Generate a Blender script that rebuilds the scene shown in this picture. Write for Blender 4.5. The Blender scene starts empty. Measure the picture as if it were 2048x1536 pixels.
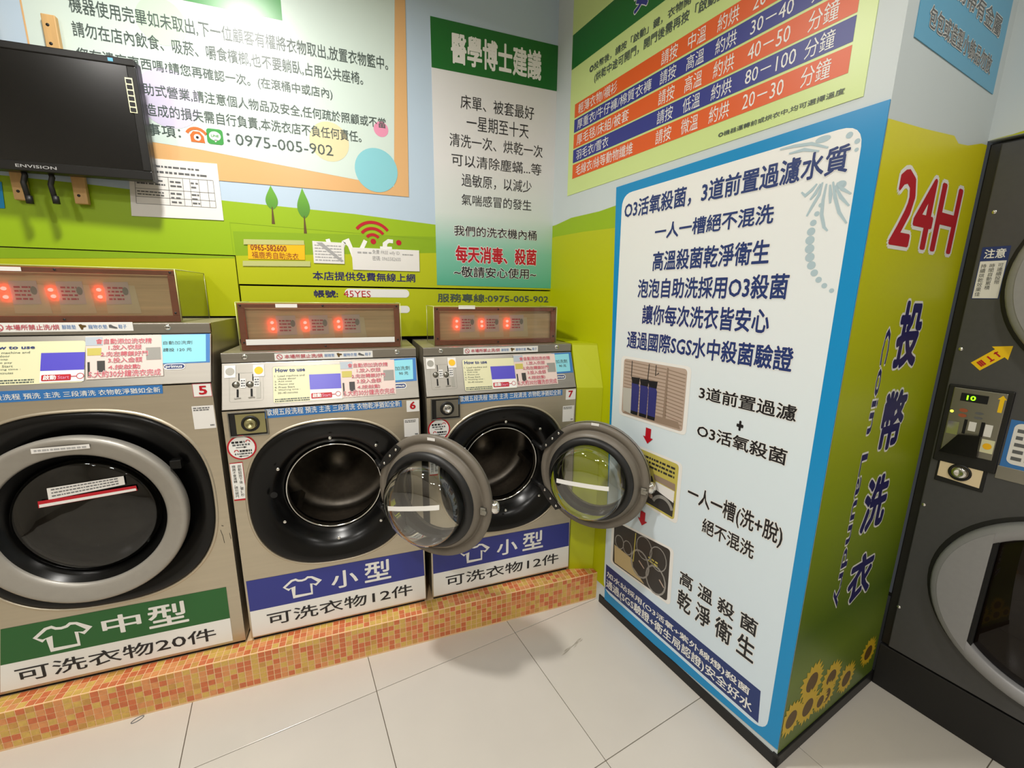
import bpy, bmesh, math, random
from mathutils import Vector, Matrix

# ------------------------------------------------------------------ camera
scene = bpy.context.scene
COL = scene.collection
CAM_R = Vector((.94132335, -.3372784, .01239453))
CAM_U = Vector((.05666586, .19414022, .97933577))
CAM_F = Vector((.33271508, .92116929, -.20186089))
cam_d = bpy.data.cameras.new('camera')
cam = bpy.data.objects.new('camera', cam_d)
COL.objects.link(cam)
cam.matrix_world = Matrix(((CAM_R.x, CAM_U.x, -CAM_F.x, 0), (CAM_R.y, CAM_U.y, -CAM_F.y, 0),
                           (CAM_R.z, CAM_U.z, -CAM_F.z, 1.463), (0, 0, 0, 1)))
cam_d.sensor_fit = 'HORIZONTAL'
cam_d.sensor_width = 36
cam_d.lens = 840.53 / 2048 * 36
cam_d.clip_start = .02
scene.camera = cam

# ------------------------------------------------------------------ world, exposure, lamps
w = bpy.data.worlds.new('world')
scene.world = w
w.use_nodes = True
w.node_tree.nodes['Background'].inputs[0].default_value = (.75, .8, .85, 1)
w.node_tree.nodes['Background'].inputs[1].default_value = .05
vs = scene.view_settings
vs.view_transform = 'Standard'
vs.look = 'None'
vs.gamma = 1
vs.exposure = .0
vs.use_curve_mapping = False
cy = scene.cycles                     # light path lengths suited to a small room
cy.max_bounces = 5; cy.diffuse_bounces = 3; cy.glossy_bounces = 3; cy.transmission_bounces = 3; cy.transparent_max_bounces = 10
cy.use_adaptive_sampling = True; cy.adaptive_threshold = .04
cy.caustics_reflective = False; cy.caustics_refractive = False
CEIL = 2.86
# recessed ceiling lamps of the shop: (x, y, watts)
LAMPS = [(-.46, 1.27, 29), (1.05, -.05, 9), (-1.5, .3, 14), (-.45, -.7, 23), (.6, -1.4, 8), (-1.6, -1.3, 12)]
LAMP_COLOR = (1.0, .968, .918)
for (lx, ly, lw) in LAMPS:
    ld = bpy.data.lights.new('downlight_lamp', 'AREA')
    ld.shape = 'DISK'; ld.size = .17; ld.energy = lw; ld.color = LAMP_COLOR; ld.spread = math.radians(165)
    lo = bpy.data.objects.new('downlight_lamp', ld)
    COL.objects.link(lo)
    lo.location = (lx, ly, CEIL - .018)

# ------------------------------------------------------------------ materials
def lin(c):
    return tuple((v / 255 / 12.92) if v / 255 <= .04045 else ((v / 255 + .055) / 1.055) ** 2.4 for v in c) + (1,)
MATS = {}
def mat(name, rgb, rough=.5, metal=0, spec=.5, emit=None, es=0):
    m = bpy.data.materials.new(name); m.use_nodes = True
    b = m.node_tree.nodes['Principled BSDF']
    b.inputs['Base Color'].default_value = lin(rgb)
    b.inputs['Roughness'].default_value = rough
    b.inputs['Metallic'].default_value = metal
    b.inputs['Specular IOR Level'].default_value = spec
    if emit:
        b.inputs['Emission Color'].default_value = lin(emit); b.inputs['Emission Strength'].default_value = es
    MATS[name] = m
    return m
def noisy(m, scale=(8, 8, 8), amount=.12, detail=4, rough_amt=0, bump=0, dark=.6):
    """mottle the base colour with object-space noise; optional fine relief"""
    nt = m.node_tree; b = nt.nodes['Principled BSDF']
    base = tuple(b.inputs['Base Color'].default_value)
    tc = nt.nodes.new('ShaderNodeTexCoord'); mp = nt.nodes.new('ShaderNodeMapping'); no = nt.nodes.new('ShaderNodeTexNoise')
    mp.inputs['Scale'].default_value = scale; no.inputs['Scale'].default_value = 1; no.inputs['Detail'].default_value = detail
    nt.links.new(tc.outputs['Object'], mp.inputs[0]); nt.links.new(mp.outputs[0], no.inputs[0])
    mx = nt.nodes.new('ShaderNodeMix'); mx.data_type = 'RGBA'
    mx.inputs[6].default_value = tuple(v * (1 - amount * dark) for v in base[:3]) + (1,)
    mx.inputs[7].default_value = tuple(min(1, v * (1 + amount * (1 - dark))) for v in base[:3]) + (1,)
    rp = nt.nodes.new('ShaderNodeValToRGB'); rp.color_ramp.elements[0].position = .3; rp.color_ramp.elements[1].position = .7
    nt.links.new(no.outputs[0], rp.inputs[0]); nt.links.new(rp.outputs[0], mx.inputs[0]); nt.links.new(mx.outputs[2], b.inputs['Base Color'])
    if rough_amt:
        mr = nt.nodes.new('ShaderNodeMapRange'); r = b.inputs['Roughness'].default_value
        mr.inputs[3].default_value = r - rough_amt; mr.inputs[4].default_value = r + rough_amt
        nt.links.new(no.outputs[0], mr.inputs[0]); nt.links.new(mr.outputs[0], b.inputs['Roughness'])
    if bump:
        bu = nt.nodes.new('ShaderNodeBump'); bu.inputs['Strength'].default_value = bump; bu.inputs['Distance'].default_value = .002
        nt.links.new(no.outputs[0], bu.inputs['Height']); nt.links.new(bu.outputs[0], b.inputs['Normal'])
    return m
def vgrad(name, stops, z0, z1, rough=.4, axis=2):
    """colour gradient along object z between z0 and z1; stops = [(pos, rgb)]"""
    m = mat(name, stops[0][1], rough); nt = m.node_tree; b = nt.nodes['Principled BSDF']
    tc = nt.nodes.new('ShaderNodeTexCoord'); sp = nt.nodes.new('ShaderNodeSeparateXYZ'); mr = nt.nodes.new('ShaderNodeMapRange'); rp = nt.nodes.new('ShaderNodeValToRGB')
    mr.inputs[1].default_value = z0; mr.inputs[2].default_value = z1
    nt.links.new(tc.outputs['Object'], sp.inputs[0]); nt.links.new(sp.outputs[axis], mr.inputs[0]); nt.links.new(mr.outputs[0], rp.inputs[0])
    e = rp.color_ramp.elements
    e[0].position, e[0].color = stops[0][0], lin(stops[0][1]); e[1].position, e[1].color = stops[-1][0], lin(stops[-1][1])
    for p, c in stops[1:-1]:
        q = e.new(p); q.color = lin(c)
    nt.links.new(rp.outputs[0], b.inputs['Base Color'])
    return m
def thin_glass(name, tint, gloss=.5, rough=.02, haze=0, haze_rgb=(200, 200, 190), edge=None):
    """a thin clear sheet: light passes straight through, the surface mirrors by Fresnel"""
    m = bpy.data.materials.new(name); m.use_nodes = True; nt = m.node_tree
    nt.nodes.remove(nt.nodes['Principled BSDF']); out = nt.nodes['Material Output']
    tr = nt.nodes.new('ShaderNodeBsdfTransparent'); tr.inputs[0].default_value = lin(tint)
    gl = nt.nodes.new('ShaderNodeBsdfGlossy'); gl.inputs['Roughness'].default_value = rough; gl.inputs[0].default_value = (1, 1, 1, 1)
    fr = nt.nodes.new('ShaderNodeFresnel'); fr.inputs[0].default_value = 1.5
    mu = nt.nodes.new('ShaderNodeMath'); mu.operation = 'MULTIPLY'; mu.inputs[1].default_value = gloss; mu.use_clamp = True
    if edge:      # longer path through the glass where it is seen edge-on
        lw = nt.nodes.new('ShaderNodeLayerWeight'); lw.inputs[0].default_value = .25; mc = nt.nodes.new('ShaderNodeMix'); mc.data_type = 'RGBA'
        mc.inputs[6].default_value = lin(tint); mc.inputs[7].default_value = lin(edge)
        nt.links.new(lw.outputs['Facing'], mc.inputs[0]); nt.links.new(mc.outputs[2], tr.inputs[0])
    mx = nt.nodes.new('ShaderNodeMixShader')
    nt.links.new(fr.outputs[0], mu.inputs[0]); nt.links.new(mu.outputs[0], mx.inputs[0])
    last = tr
    if haze:
        df = nt.nodes.new('ShaderNodeBsdfDiffuse'); df.inputs[0].default_value = lin(haze_rgb)
        m2 = nt.nodes.new('ShaderNodeMixShader'); m2.inputs[0].default_value = haze
        nt.links.new(tr.outputs[0], m2.inputs[1]); nt.links.new(df.outputs[0], m2.inputs[2]); last = m2
    nt.links.new(last.outputs[0], mx.inputs[1]); nt.links.new(gl.outputs[0], mx.inputs[2]); nt.links.new(mx.outputs[0], out.inputs[0])
    MATS[name] = m
    return m

noisy(mat('steel', (196, 186, 166), .40, .82), (3, 3, 60), .07, 3, .03)
noisy(mat('steel_panel', (164, 160, 152), .36, .92), (2, 40, 110), .05, 3, .03)
mat('chrome', (225, 225, 222), .12, 1)
mat('dull_metal', (150, 148, 140), .35, 1)
mat('brass', (176, 172, 128), .3, 1)
noisy(mat('drum_steel', (112, 106, 98), .42, 1), (40, 40, 40), .25)
mat('bezel_black', (8, 8, 8), .26, spec=.28)
mat('black', (12, 12, 12), .5)
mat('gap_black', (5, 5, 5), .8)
mat('rubber', (28, 28, 28), .45)
noisy(mat('door_grey', (112, 105, 94), .42), (30, 30, 30), .08)
noisy(mat('ring_silver', (158, 154, 146), .38, .35), (40, 40, 40), .06)
thin_glass('bowl_glass', (236, 238, 234), 2.6, edge=(190, 196, 192))
thin_glass('pane_glass', (150, 150, 146), 1.1)
thin_glass('acrylic', (244, 245, 238), .9, .04, .025, (214, 205, 180))
noisy(mat('brown_frame', (168, 88, 58), .35), (60, 60, 60), .2)
noisy(mat('wood_board', (236, 202, 156), .5), (4, 4, 120), .2)
mat('card_tan', (236, 216, 178), .6)
mat('card_pink', (226, 206, 198), .5)
mat('led_red', (255, 60, 40), .3, emit=(255, 48, 44), es=20)
mat('led_green', (120, 255, 20), .3, emit=(130, 255, 20), es=3)
mat('led_yellow', (255, 240, 60), .3, emit=(240, 255, 60), es=3)
mat('paper_white', (232, 230, 226), .6)
mat('print_white', (238, 238, 234), .4)
mat('print_black', (22, 22, 26), .4)
mat('print_grey', (96, 98, 100), .5)
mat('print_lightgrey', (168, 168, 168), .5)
mat('print_red', (186, 14, 34), .4)
mat('print_pinkred', (196, 92, 104), .45)
mat('print_navy', (30, 52, 112), .4)
mat('print_deepnavy', (24, 22, 92), .4)
mat('print_indigo', (46, 52, 138), .4)
mat('print_violet', (84, 76, 196), .3)
mat('print_blue', (0, 140, 200), .32)
mat('strip_blue', (52, 118, 186), .35)
mat('print_skyblue', (98, 170, 206), .4)
mat('print_cyan', (140, 214, 230), .3)
mat('print_green', (20, 104, 36), .4)
mat('label_green', (32, 98, 42), .4)
mat('label_blue', (46, 54, 140), .35)
mat('print_orange', (226, 92, 22), .4)
mat('icon_orange', (224, 104, 32), .4)
mat('line_green', (60, 150, 70), .31)
mat('print_mint', (206, 222, 214), .31)
mat('print_tan', (220, 174, 118), .28)
mat('print_lilac', (204, 198, 222), .33)
mat('print_palegreen', (196, 222, 198), .33)
mat('print_cream', (226, 212, 168), .33)
mat('print_aqua', (136, 202, 212), .33)
mat('print_pink', (226, 146, 176), .33)
mat('sign_green', (208, 228, 148), .35)
mat('print_text', (70, 84, 80), .4)
mat('print_yellow', (250, 190, 10), .4)
mat('arrow_yellow', (250, 205, 20), .4)
mat('plate_cream', (222, 220, 180), .35)
mat('tape_clear', (196, 200, 130), .25)
mat('tree_brown', (96, 72, 30), .4)
vgrad('tree_green', [(0, (40, 96, 40)), (1, (110, 176, 50))], 1.70, 1.90)
mat('swirl', (176, 198, 206), .4)
mat('mural_lime', (150, 184, 4), .42)
mat('mural_green', (136, 172, 8), .42)
mat('print_brown', (140, 64, 24), .45)
mat('floor_scuff', (172, 165, 152), .4)
mat('mural_yellow', (184, 192, 2), .42)
noisy(mat('wall_sky', (186, 206, 224), .42), (1.2, 1.2, 1.2), .10)
noisy(mat('wall_pale', (204, 214, 216), .42), (1.5, 1.5, 1.5), .06)
noisy(mat('wall_room', (196, 188, 174), .7), (1.5, 1.5, 1.5), .05)
mat('ceiling_white', (226, 224, 218), .8)
vgrad('field_print_shade', [(0, (86, 108, 30)), (.14, (104, 126, 34)), (.22, (78, 104, 8)), (.45, (134, 154, 4)), (.8, (196, 200, 2)), (1, (222, 214, 2))], .05, 1.9)  # field print that darkens downward, partly light falloff put into the colour
vgrad('poster_print', [(0, (214, 231, 243)), (.5, (221, 235, 241)), (1, (240, 240, 236))], .07, 1.9)
vgrad('md_sign', [(0, (84, 178, 146)), (.18, (132, 196, 174)), (.36, (212, 222, 218)), (.6, (226, 226, 226)), (1, (224, 224, 224))], 0, .93)
noisy(mat('floor_tile', (210, 204, 194), .22), (2.2, 2.2, 2.2), .09, 6, .06)
mat('grout_dark', (110, 100, 86), .8)
mat('grout_orange', (238, 198, 150), .6)
for i, c in enumerate([(206, 112, 68), (212, 174, 88), (218, 146, 90), (200, 150, 76)]):
    noisy(mat('mosaic_%d' % i, c, .25), (80, 80, 80), .2)
noisy(mat('dryer_grey', (72, 72, 72), .45), (60, 60, 60), .08)
mat('dryer_dark', (26, 24, 23), .3)
mat('dryer_drum', (92, 80, 72), .5)
mat('dryer_base', (22, 21, 20), .55)
noisy(mat('dryer_silver', (150, 150, 152), .45, .2), (60, 60, 60), .05)
thin_glass('dryer_glass', (150, 140, 132), .7)
mat('screen_black', (10, 10, 9), .22)
mat('monitor_black', (14, 14, 14), .35)
noisy(mat('slat_wood', (206, 166, 108), .6), (60, 60, 8), .18)
mat('petal_yellow', (214, 180, 34), .45)
mat('petal_brown', (96, 70, 26), .5)
mat('photo_wall', (186, 166, 150), .4)
mat('photo_wall_dark', (150, 130, 112), .4)
mat('photo_floor', (196, 176, 130), .4)
mat('photo_dark', (52, 50, 48), .4)
mat('photo_grey', (150, 148, 142), .4)
mat('tank_blue', (50, 52, 118), .4)
mat('photo_tank', (190, 188, 178), .4)
mat('photo_yellow', (196, 184, 90), .4)
mat('photo_sky', (176, 186, 196), .4)

# ------------------------------------------------------------------ geometry helpers
class Fr:
    """a flat working frame: origin, right, up and outward directions"""
    def __init__(s, o, u, v, n):
        s.o, s.u, s.v, s.n = Vector(o), Vector(u), Vector(v), Vector(n)
    def p(s, a, b, h=0):
        return s.o + s.u * a + s.v * b + s.n * h
    def at(s, loc):
        return Fr(s.o - Vector(loc), s.u, s.v, s.n)
class MB:
    def __init__(s):
        s.v, s.f, s.m, s.sm = [], [], [], []
    def add(s, vs, fs, mi=0, smooth=False):
        k = len(s.v); s.v += [tuple(q) for q in vs]
        for f in fs:
            s.f.append([i + k for i in f]); s.m.append(mi); s.sm.append(smooth)
    def build(s, name, mats, parent=None, loc=None):
        me = bpy.data.meshes.new(name); me.from_pydata(s.v, [], s.f)
        for m in (mats if isinstance(mats, (list, tuple)) else [mats]):
            me.materials.append(MATS[m])
        me.polygons.foreach_set('material_index', s.m); me.polygons.foreach_set('use_smooth', s.sm); me.update()
        o = bpy.data.objects.new(name, me); COL.objects.link(o)
        if parent: o.parent = parent
        if loc: o.location = loc
        return o
def tag(o, label=None, cat=None, group=None, kind=None):
    if label: o['label'] = label
    if cat: o['category'] = cat
    if group: o['group'] = group
    if kind: o['kind'] = kind
    return o
def empty(name, loc, label, cat, group=None):
    o = bpy.data.objects.new(name, None); COL.objects.link(o); o.location = loc; o.empty_display_size = .1
    return tag(o, label, cat, group)
# flat print shapes -------------------------------------------------
def poly(mb, fr, pts, h=.001, mi=0):
    pts = list(pts); area = sum(pts[i][0] * pts[(i + 1) % len(pts)][1] - pts[(i + 1) % len(pts)][0] * pts[i][1] for i in range(len(pts)))
    if area < 0: pts.reverse()
    nn = fr.u.cross(fr.v).dot(fr.n)
    if nn < 0: pts.reverse()
    mb.add([fr.p(a, b, h) for a, b in pts], [list(range(len(pts)))], mi)
def rectpts(bl, tr):
    return [bl, (tr[0], bl[1]), tr, (bl[0], tr[1])]
def rrpts(bl, tr, r, n=6):
    (x0, y0), (x1, y1) = bl, tr; out = []
    for cx, cy, a in ((x1 - r, y1 - r, 0), (x0 + r, y1 - r, 90), (x0 + r, y0 + r, 180), (x1 - r, y0 + r, 270)):
        for i in range(n + 1):
            t = math.radians(a + 90 * i / n); out.append((cx + r * math.cos(t), cy + r * math.sin(t)))
    return out
def quadround(q, r, n=6):
    """round the corners of a quad q (counter-clockwise points)"""
    out = []
    for i in range(4):
        p = Vector(q[i]); a = (Vector(q[i - 1]) - p); b = (Vector(q[(i + 1) % 4]) - p)
        a, b = p + a.normalized() * r, p + b.normalized() * r
        for k in range(n + 1):
            t = k / n; c = a * (1 - t) ** 2 + p * 2 * t * (1 - t) + b * t * t; out.append((c.x, c.y))
    return out
def circpts(c, r, n=32, ry=None):
    return [(c[0] + r * math.cos(2 * math.pi * i / n), c[1] + (ry or r) * math.sin(2 * math.pi * i / n)) for i in range(n)]
def shape(fr, parent, name, pts, m, h=.001):
    mb = MB(); poly(mb, fr, pts, h); return mb.build(name, m, parent)
def stroke(mb, fr, pts, wd, h=.001, closed=False, mi=0, taper=None):
    """a ribbon along a polyline"""
    P = [Vector(p) for p in pts]; n = len(P); L = []; R = []
    for i in range(n):
        a = P[(i - 1) % n] if (i > 0 or closed) else P[i]; b = P[(i + 1) % n] if (i < n - 1 or closed) else P[i]
        d = (b - a).normalized(); nn = Vector((-d.y, d.x))
        k = 1.0
        if (i > 0 or closed) and (i < n - 1 or closed):
            d1 = (P[i] - a).normalized(); k = 1 / max(.5, abs(nn.dot(Vector((-d1.y, d1.x)))))
        ww = wd * .5 * k * (taper(i / (n - 1)) if taper else 1)
        L.append(P[i] + nn * ww); R.append(P[i] - nn * ww)
    for i in range(n if closed else n - 1):
        j = (i + 1) % n
        poly(mb, fr, [tuple(R[i]), tuple(R[j]), tuple(L[j]), tuple(L[i])], h, mi)
def arcpts(c, r, a0, a1, n=14):
    return [(c[0] + r * math.cos(math.radians(a0 + (a1 - a0) * i / n)), c[1] + r * math.sin(math.radians(a0 + (a1 - a0) * i / n))) for i in range(n + 1)]
_T = {}
def glyphs(s, bold, res=2):
    """flat outline of a line of type; bold type is struck several times with small shifts"""
    if s not in _T:
        c = bpy.data.curves.new('t', 'FONT'); c.body = s; c.resolution_u = res
        o = bpy.data.objects.new('t', c); me = bpy.data.meshes.new_from_object(o)
        _T[s] = ([(q.co.x, q.co.y) for q in me.vertices], [list(p.vertices) for p in me.polygons])
        bpy.data.objects.remove(o); bpy.data.curves.remove(c); bpy.data.meshes.remove(me)
    V, Fc = _T[s]
    if bold <= .004: return [(x, y, 0) for x, y in V], Fc
    n = 6 if bold < .03 else (8 if bold < .05 else 12); V2, F2 = [], []
    for k in range(n):
        t = 2 * math.pi * (k + .5) / n; k0 = len(V2); dx, dy = bold * math.cos(t), bold * math.sin(t)
        V2 += [(x + dx, y + dy, k) for x, y in V]; F2 += [[i + k0 for i in f] for f in Fc]
    return V2, F2
def text(fr, parent, s, bl, tr, m, bold=.012, h=.0012, halo=None, rot=0, name='lettering'):
    """printed line of writing whose ink fills the box bl..tr of the frame"""
    V, Fc = glyphs(s, bold)
    def rr(q):
        return (q[1], -q[0], q[2]) if rot == -90 else q
    V1 = [rr(q) for q in V]
    x0, x1 = min(q[0] for q in V1), max(q[0] for q in V1); y0, y1 = min(q[1] for q in V1), max(q[1] for q in V1)
    sx, sy = (tr[0] - bl[0]) / (x1 - x0), (tr[1] - bl[1]) / (y1 - y0)
    def put(V, Fc, m, h, nm, par):
        flip = fr.u.cross(fr.v).dot(fr.n) < 0; ax = 1 if rot else 0
        W3 = [fr.p(bl[0] + (q[0] - x0) * sx, bl[1] + (q[1] - y0) * sy, h + q[2] * 4e-5) for q in V]
        spans = sorted(((min(V[i][ax] for i in f), max(V[i][ax] for i in f), k) for k, f in enumerate(Fc)))
        words, end = [], None                      # one object for each word: wide blanks part them
        for a, b, k in spans:
            if end is None or (a - end > .45 and '\n' not in s): words.append([]); end = b
            words[-1].append(k); end = max(end, b)
        for wd in words:  # noqa
            used = sorted({i for k in wd for i in Fc[k]}); mp = {i: j for j, i in enumerate(used)}; mb = MB()
            mb.add([W3[i] for i in used], [[mp[i] for i in (Fc[k][::-1] if flip else Fc[k])] for k in wd]); o = mb.build(nm, m, par)
            if '\n' in s: o['kind'] = 'stuff'      # tiny upright lines
        return o
    o = put(V1, Fc, m, h, name, parent)
    if halo:
        V2, F2 = glyphs(s, halo[1]); put([rr(q) for q in V2], F2, halo[0], h - .0006, name + '_outline', parent)
    return o
def dashes(fr, parent, bl, tr, rows, m, seed=1, h=.0012, fill=.55, vertical=False, name='fine_print'):
    """writing too small to read: broken lines of ink"""
    rnd = random.Random(seed); mb = MB()
    (x0, y0), (x1, y1) = bl, tr
    if vertical:
        cw = (x1 - x0) / rows; ch = cw * .95
        for r in range(rows):
            y = y1
            while y - ch > y0:
                for k in range(2):
                    yy = y - ch * (.12 + .45 * k); poly(mb, fr, rectpts((x0 + cw * (r + .15), yy - ch * .3), (x0 + cw * (r + .15) + cw * rnd.uniform(.45, .7), yy)), h)
                y -= ch * 1.05
    else:
        rh = (y1 - y0) / rows
        for r in range(rows):
            x = x0; yt = y1 - r * rh
            while x < x1 - rh * .2:
                wd = min(rh * rnd.uniform(.4, 1.3), x1 - x)
                poly(mb, fr, rectpts((x, yt - rh * (.5 + fill / 2)), (x + wd, yt - rh * (.5 - fill / 2))), h); x += wd + rh * rnd.uniform(.12, .35)
    o = mb.build(name, m, parent); o['kind'] = 'stuff'
    return o
# solids ------------------------------------------------------------
def box(mb, x0, x1, y0, y1, z0, z1, bev=0, mi=0, fr=None, smooth=False):
    """box in world axes, or in a frame (u, v, outward) when fr is given"""
    bm = bmesh.new(); bmesh.ops.create_cube(bm, size=1)
    for v in bm.verts:
        v.co = Vector((x0 + (v.co.x + .5) * (x1 - x0), y0 + (v.co.y + .5) * (y1 - y0), z0 + (v.co.z + .5) * (z1 - z0)))
    if bev:
        bmesh.ops.bevel(bm, geom=list(bm.edges), offset=bev, segments=2, affect='EDGES', profile=.5)
    bm.normal_update(); bm.verts.index_update()
    flip = fr is not None and fr.u.cross(fr.v).dot(fr.n) < 0
    V = [fr.p(*v.co) if fr else v.co.copy() for v in bm.verts]
    mb.add(V, [[v.index for v in (reversed(f.verts) if flip else f.verts)] for f in bm.faces], mi, smooth); bm.free()
def prism(mb, fr, pts, h0, h1, mi=0):
    """extrude a frame polygon from h0 to h1 along the outward direction"""
    pts = list(pts); n = len(pts)
    area = sum(pts[i][0] * pts[(i + 1) % n][1] - pts[(i + 1) % n][0] * pts[i][1] for i in range(n))
    if (area < 0) != (fr.u.cross(fr.v).dot(fr.n) < 0): pts.reverse()
    V = [fr.p(a, b, h1) for a, b in pts] + [fr.p(a, b, h0) for a, b in pts]
    mb.add(V, [list(range(n)), list(range(2 * n - 1, n - 1, -1))] + [[i, i + n, (i + 1) % n + n, (i + 1) % n] for i in range(n)], mi)
def lathe(mb, c, ax, prof, n=48, mi=0, smooth=True, up=(0, 0, 1), sup=None, arc=None):
    """revolve profile [(r, h)] about axis ax at c; sup = list of superellipse exponents per ring"""
    c, ax = Vector(c), Vector(ax).normalized(); e1 = Vector(up); e1 = (e1 - ax * e1.dot(ax)).normalized(); e2 = ax.cross(e1)
    V = []
    for k, (r, h) in enumerate(prof):
        for i in range(n):
            t = 2 * math.pi * i / n; ct, st = math.cos(t), math.sin(t); q = r
            if sup and sup[k] != 2:
                q = r / (abs(ct) ** sup[k] + abs(st) ** sup[k]) ** (1 / sup[k])
            V.append(c + ax * h + e1 * (q * ct) + e2 * (q * st))
    Fc = []
    for k in range(len(prof) - 1):
        for i in range(n):
            j = (i + 1) % n; Fc.append([k * n + i, k * n + j, (k + 1) * n + j, (k + 1) * n + i])
    mb.add(V, Fc, mi, smooth)
def disc(mb, c, ax, r, n=32, mi=0, dome=0):
    prof = [(r, 0)] + ([(r * math.cos(a), dome * math.sin(a)) for a in (.4, .8, 1.2)] if dome else []) + [(.0001, dome)]
    lathe(mb, c, ax, prof, n, mi)
def tube(mb, pts, r, n=8, mi=0, closed=False):
    P = [Vector(p) for p in pts]; V = []; m = len(P)
    for i in range(m):
        a = P[i - 1] if (i or closed) else P[i]; b = P[(i + 1) % m] if (i < m - 1 or closed) else P[i]
        d = (b - a).normalized(); e1 = d.orthogonal().normalized() if abs(d.z) > .95 else Vector((0, 0, 1)).cross(d).normalized(); e2 = d.cross(e1)
        for k in range(n):
            t = 2 * math.pi * k / n; V.append(P[i] + e1 * r * math.cos(t) + e2 * r * math.sin(t))
    Fc = [[i * n + k, i * n + (k + 1) % n, ((i + 1) % m) * n + (k + 1) % n, ((i + 1) % m) * n + k] for i in range(m if closed else m - 1) for k in range(n)]
    if not closed: Fc += [list(range(n))[::-1], [(m - 1) * n + k for k in range(n)]]
    mb.add(V, Fc, mi, True)

# working frames of the place ------------------------------------------
YB, YW, YT = 2.0593, 1.6484, 1.5827          # back wall, washer fronts, mosaic plinth front
PC = Vector((1.17391, .7195, 0)); PD = Vector((-.16322, .98659, 0)); PN = Vector((.98659, .16322, 0))   # pillar corner, its depth and width directions
Z = Vector((0, 0, 1))
FB = Fr((0, YB, 0), (1, 0, 0), Z, (0, -1, 0))
FC = Fr(PC, -PD, Z, -PN)                      # pillar side with the poster, u = 0 at the front corner
FD = Fr(PC, PN, Z, -PD)                       # pillar front
FR = Fr(PC + PN * .648, -PD, Z, -PN)          # dryer front

# ================================================================== THE SETTING
def struct(mb, name, mats, parent=None):
    o = mb.build(name, mats, parent)
    if parent is None: o['kind'] = 'structure'
    return o
# floor with its tiles
mb = MB(); box(mb, -2.45, 2.5, -2.45, 2.4, -.06, -.004); floor = struct(mb, 'floor', 'grout_dark')
TA = math.radians(9.1353); TX, TY, TS = -.0187, 1.4105, .6
tm = MB(); box(tm, .0012, TS - .0012, .0012, TS - .0012, -.006, 0, .0012)
t0 = None; ca, sa = math.cos(TA), math.sin(TA)
for i in range(-6, 6):
    for j in range(-8, 3):
        cx, cy = TX + TS * ((i + .5) * ca - (j + .5) * sa), TY + TS * ((i + .5) * sa + (j + .5) * ca)
        if not (-2.3 < cx < 2.3 and -2.3 < cy < 2.3): continue
        if t0 is None:
            t0 = tm.build('floor_tile', 'floor_tile', floor); o = t0
        else:
            o = t0.copy(); COL.objects.link(o); o.parent = floor
        o.location = (TX + TS * (i * ca - j * sa), TY + TS * (i * sa + j * ca), 0); o.rotation_euler = (0, 0, TA)
# scuffs on the tiles
sc = [(.7355,1.3366), (.7821,1.3534), (.8385,1.3855)]; rnd = random.Random(8); mb = MB()
for k in range(16):
    t = rnd.random(); p = Vector(sc[0]).lerp(Vector(sc[2]), t); d = (Vector(sc[2]) - Vector(sc[0])).normalized(); q = p + Vector((-d.y, d.x)) * rnd.gauss(0, .008 * (1 - abs(t - .5))); l = rnd.uniform(.01, .03)
    e = Vector((-d.y, d.x)) * rnd.uniform(.001, .0025); z = .0003 + 3e-5 * k; mb.add([(q.x - d.x * l, q.y - d.y * l, z), (q.x + e.x, q.y + e.y, z), (q.x + d.x * l, q.y + d.y * l, z), (q.x - e.x, q.y - e.y, z)], [[0, 3, 2, 1]])
o = mb.build('scuff_marks', 'floor_scuff', floor); o['kind'] = 'stuff'
# ceiling and the walls outside the picture
mb = MB(); box(mb, -2.5, 2.6, -2.5, 2.6, CEIL, CEIL + .08); struct(mb, 'ceiling', 'ceiling_white')
mb = MB(); box(mb, -2.5, -2.42, -2.5, 2.5, -.06, CEIL); struct(mb, 'wall_left', 'wall_room')
mb = MB(); box(mb, -2.5, 2.6, -2.5, -2.42, -.06, CEIL); struct(mb, 'wall_front', 'wall_room')
# back wall: printed mural board, notched above the left washer
mb = MB(); prism(mb, FB, [(-2.42, 1.617), (-.4605, 1.617), (-.4605, 1.5035), (1.12, 1.5035), (1.12, CEIL), (-2.42, CEIL)], -.05, 0)
wb = struct(mb, 'wall_back', 'wall_sky')
shape(FB, wb, 'mural_hill', [(-2.42, 1.617), (-.4605, 1.617), (-.4605, 1.5035), (.96, 1.5035), (.96, 1.79), (.6, 1.785), (.3496,1.7892), (.0, 1.81), (-.4822,1.8244), (-.9, 1.845), (-1.4, 1.86), (-2.42, 1.87)], 'mural_lime', .0006)
shape(FB, wb, 'mural_hill_band', [(-.4605, 1.617), (-.4605, 1.71), (.35, 1.735), (.96, 1.75), (.96, 1.70), (.3511,1.6626), (-.4525,1.6154)], 'mural_green', .0008)  # darker green band printed on the hill
shape(FB, wb, 'mural_meadow', [(-.4605, 1.5035), (.96, 1.5035), (.96, 1.70), (.3511,1.6626), (-.4525,1.6154), (-.4605, 1.615)], 'mural_yellow', .0010)
mb = MB(); poly(mb, FB, rectpts((-.4685, 1.617), (-.467, 1.745)), .0012); poly(mb, FB, [(-.467, 1.7432), (.36, 1.7225), (.36, 1.7215), (-.467, 1.742)], .0012)
mb.build('joint_line', 'mural_green', wb)
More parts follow.
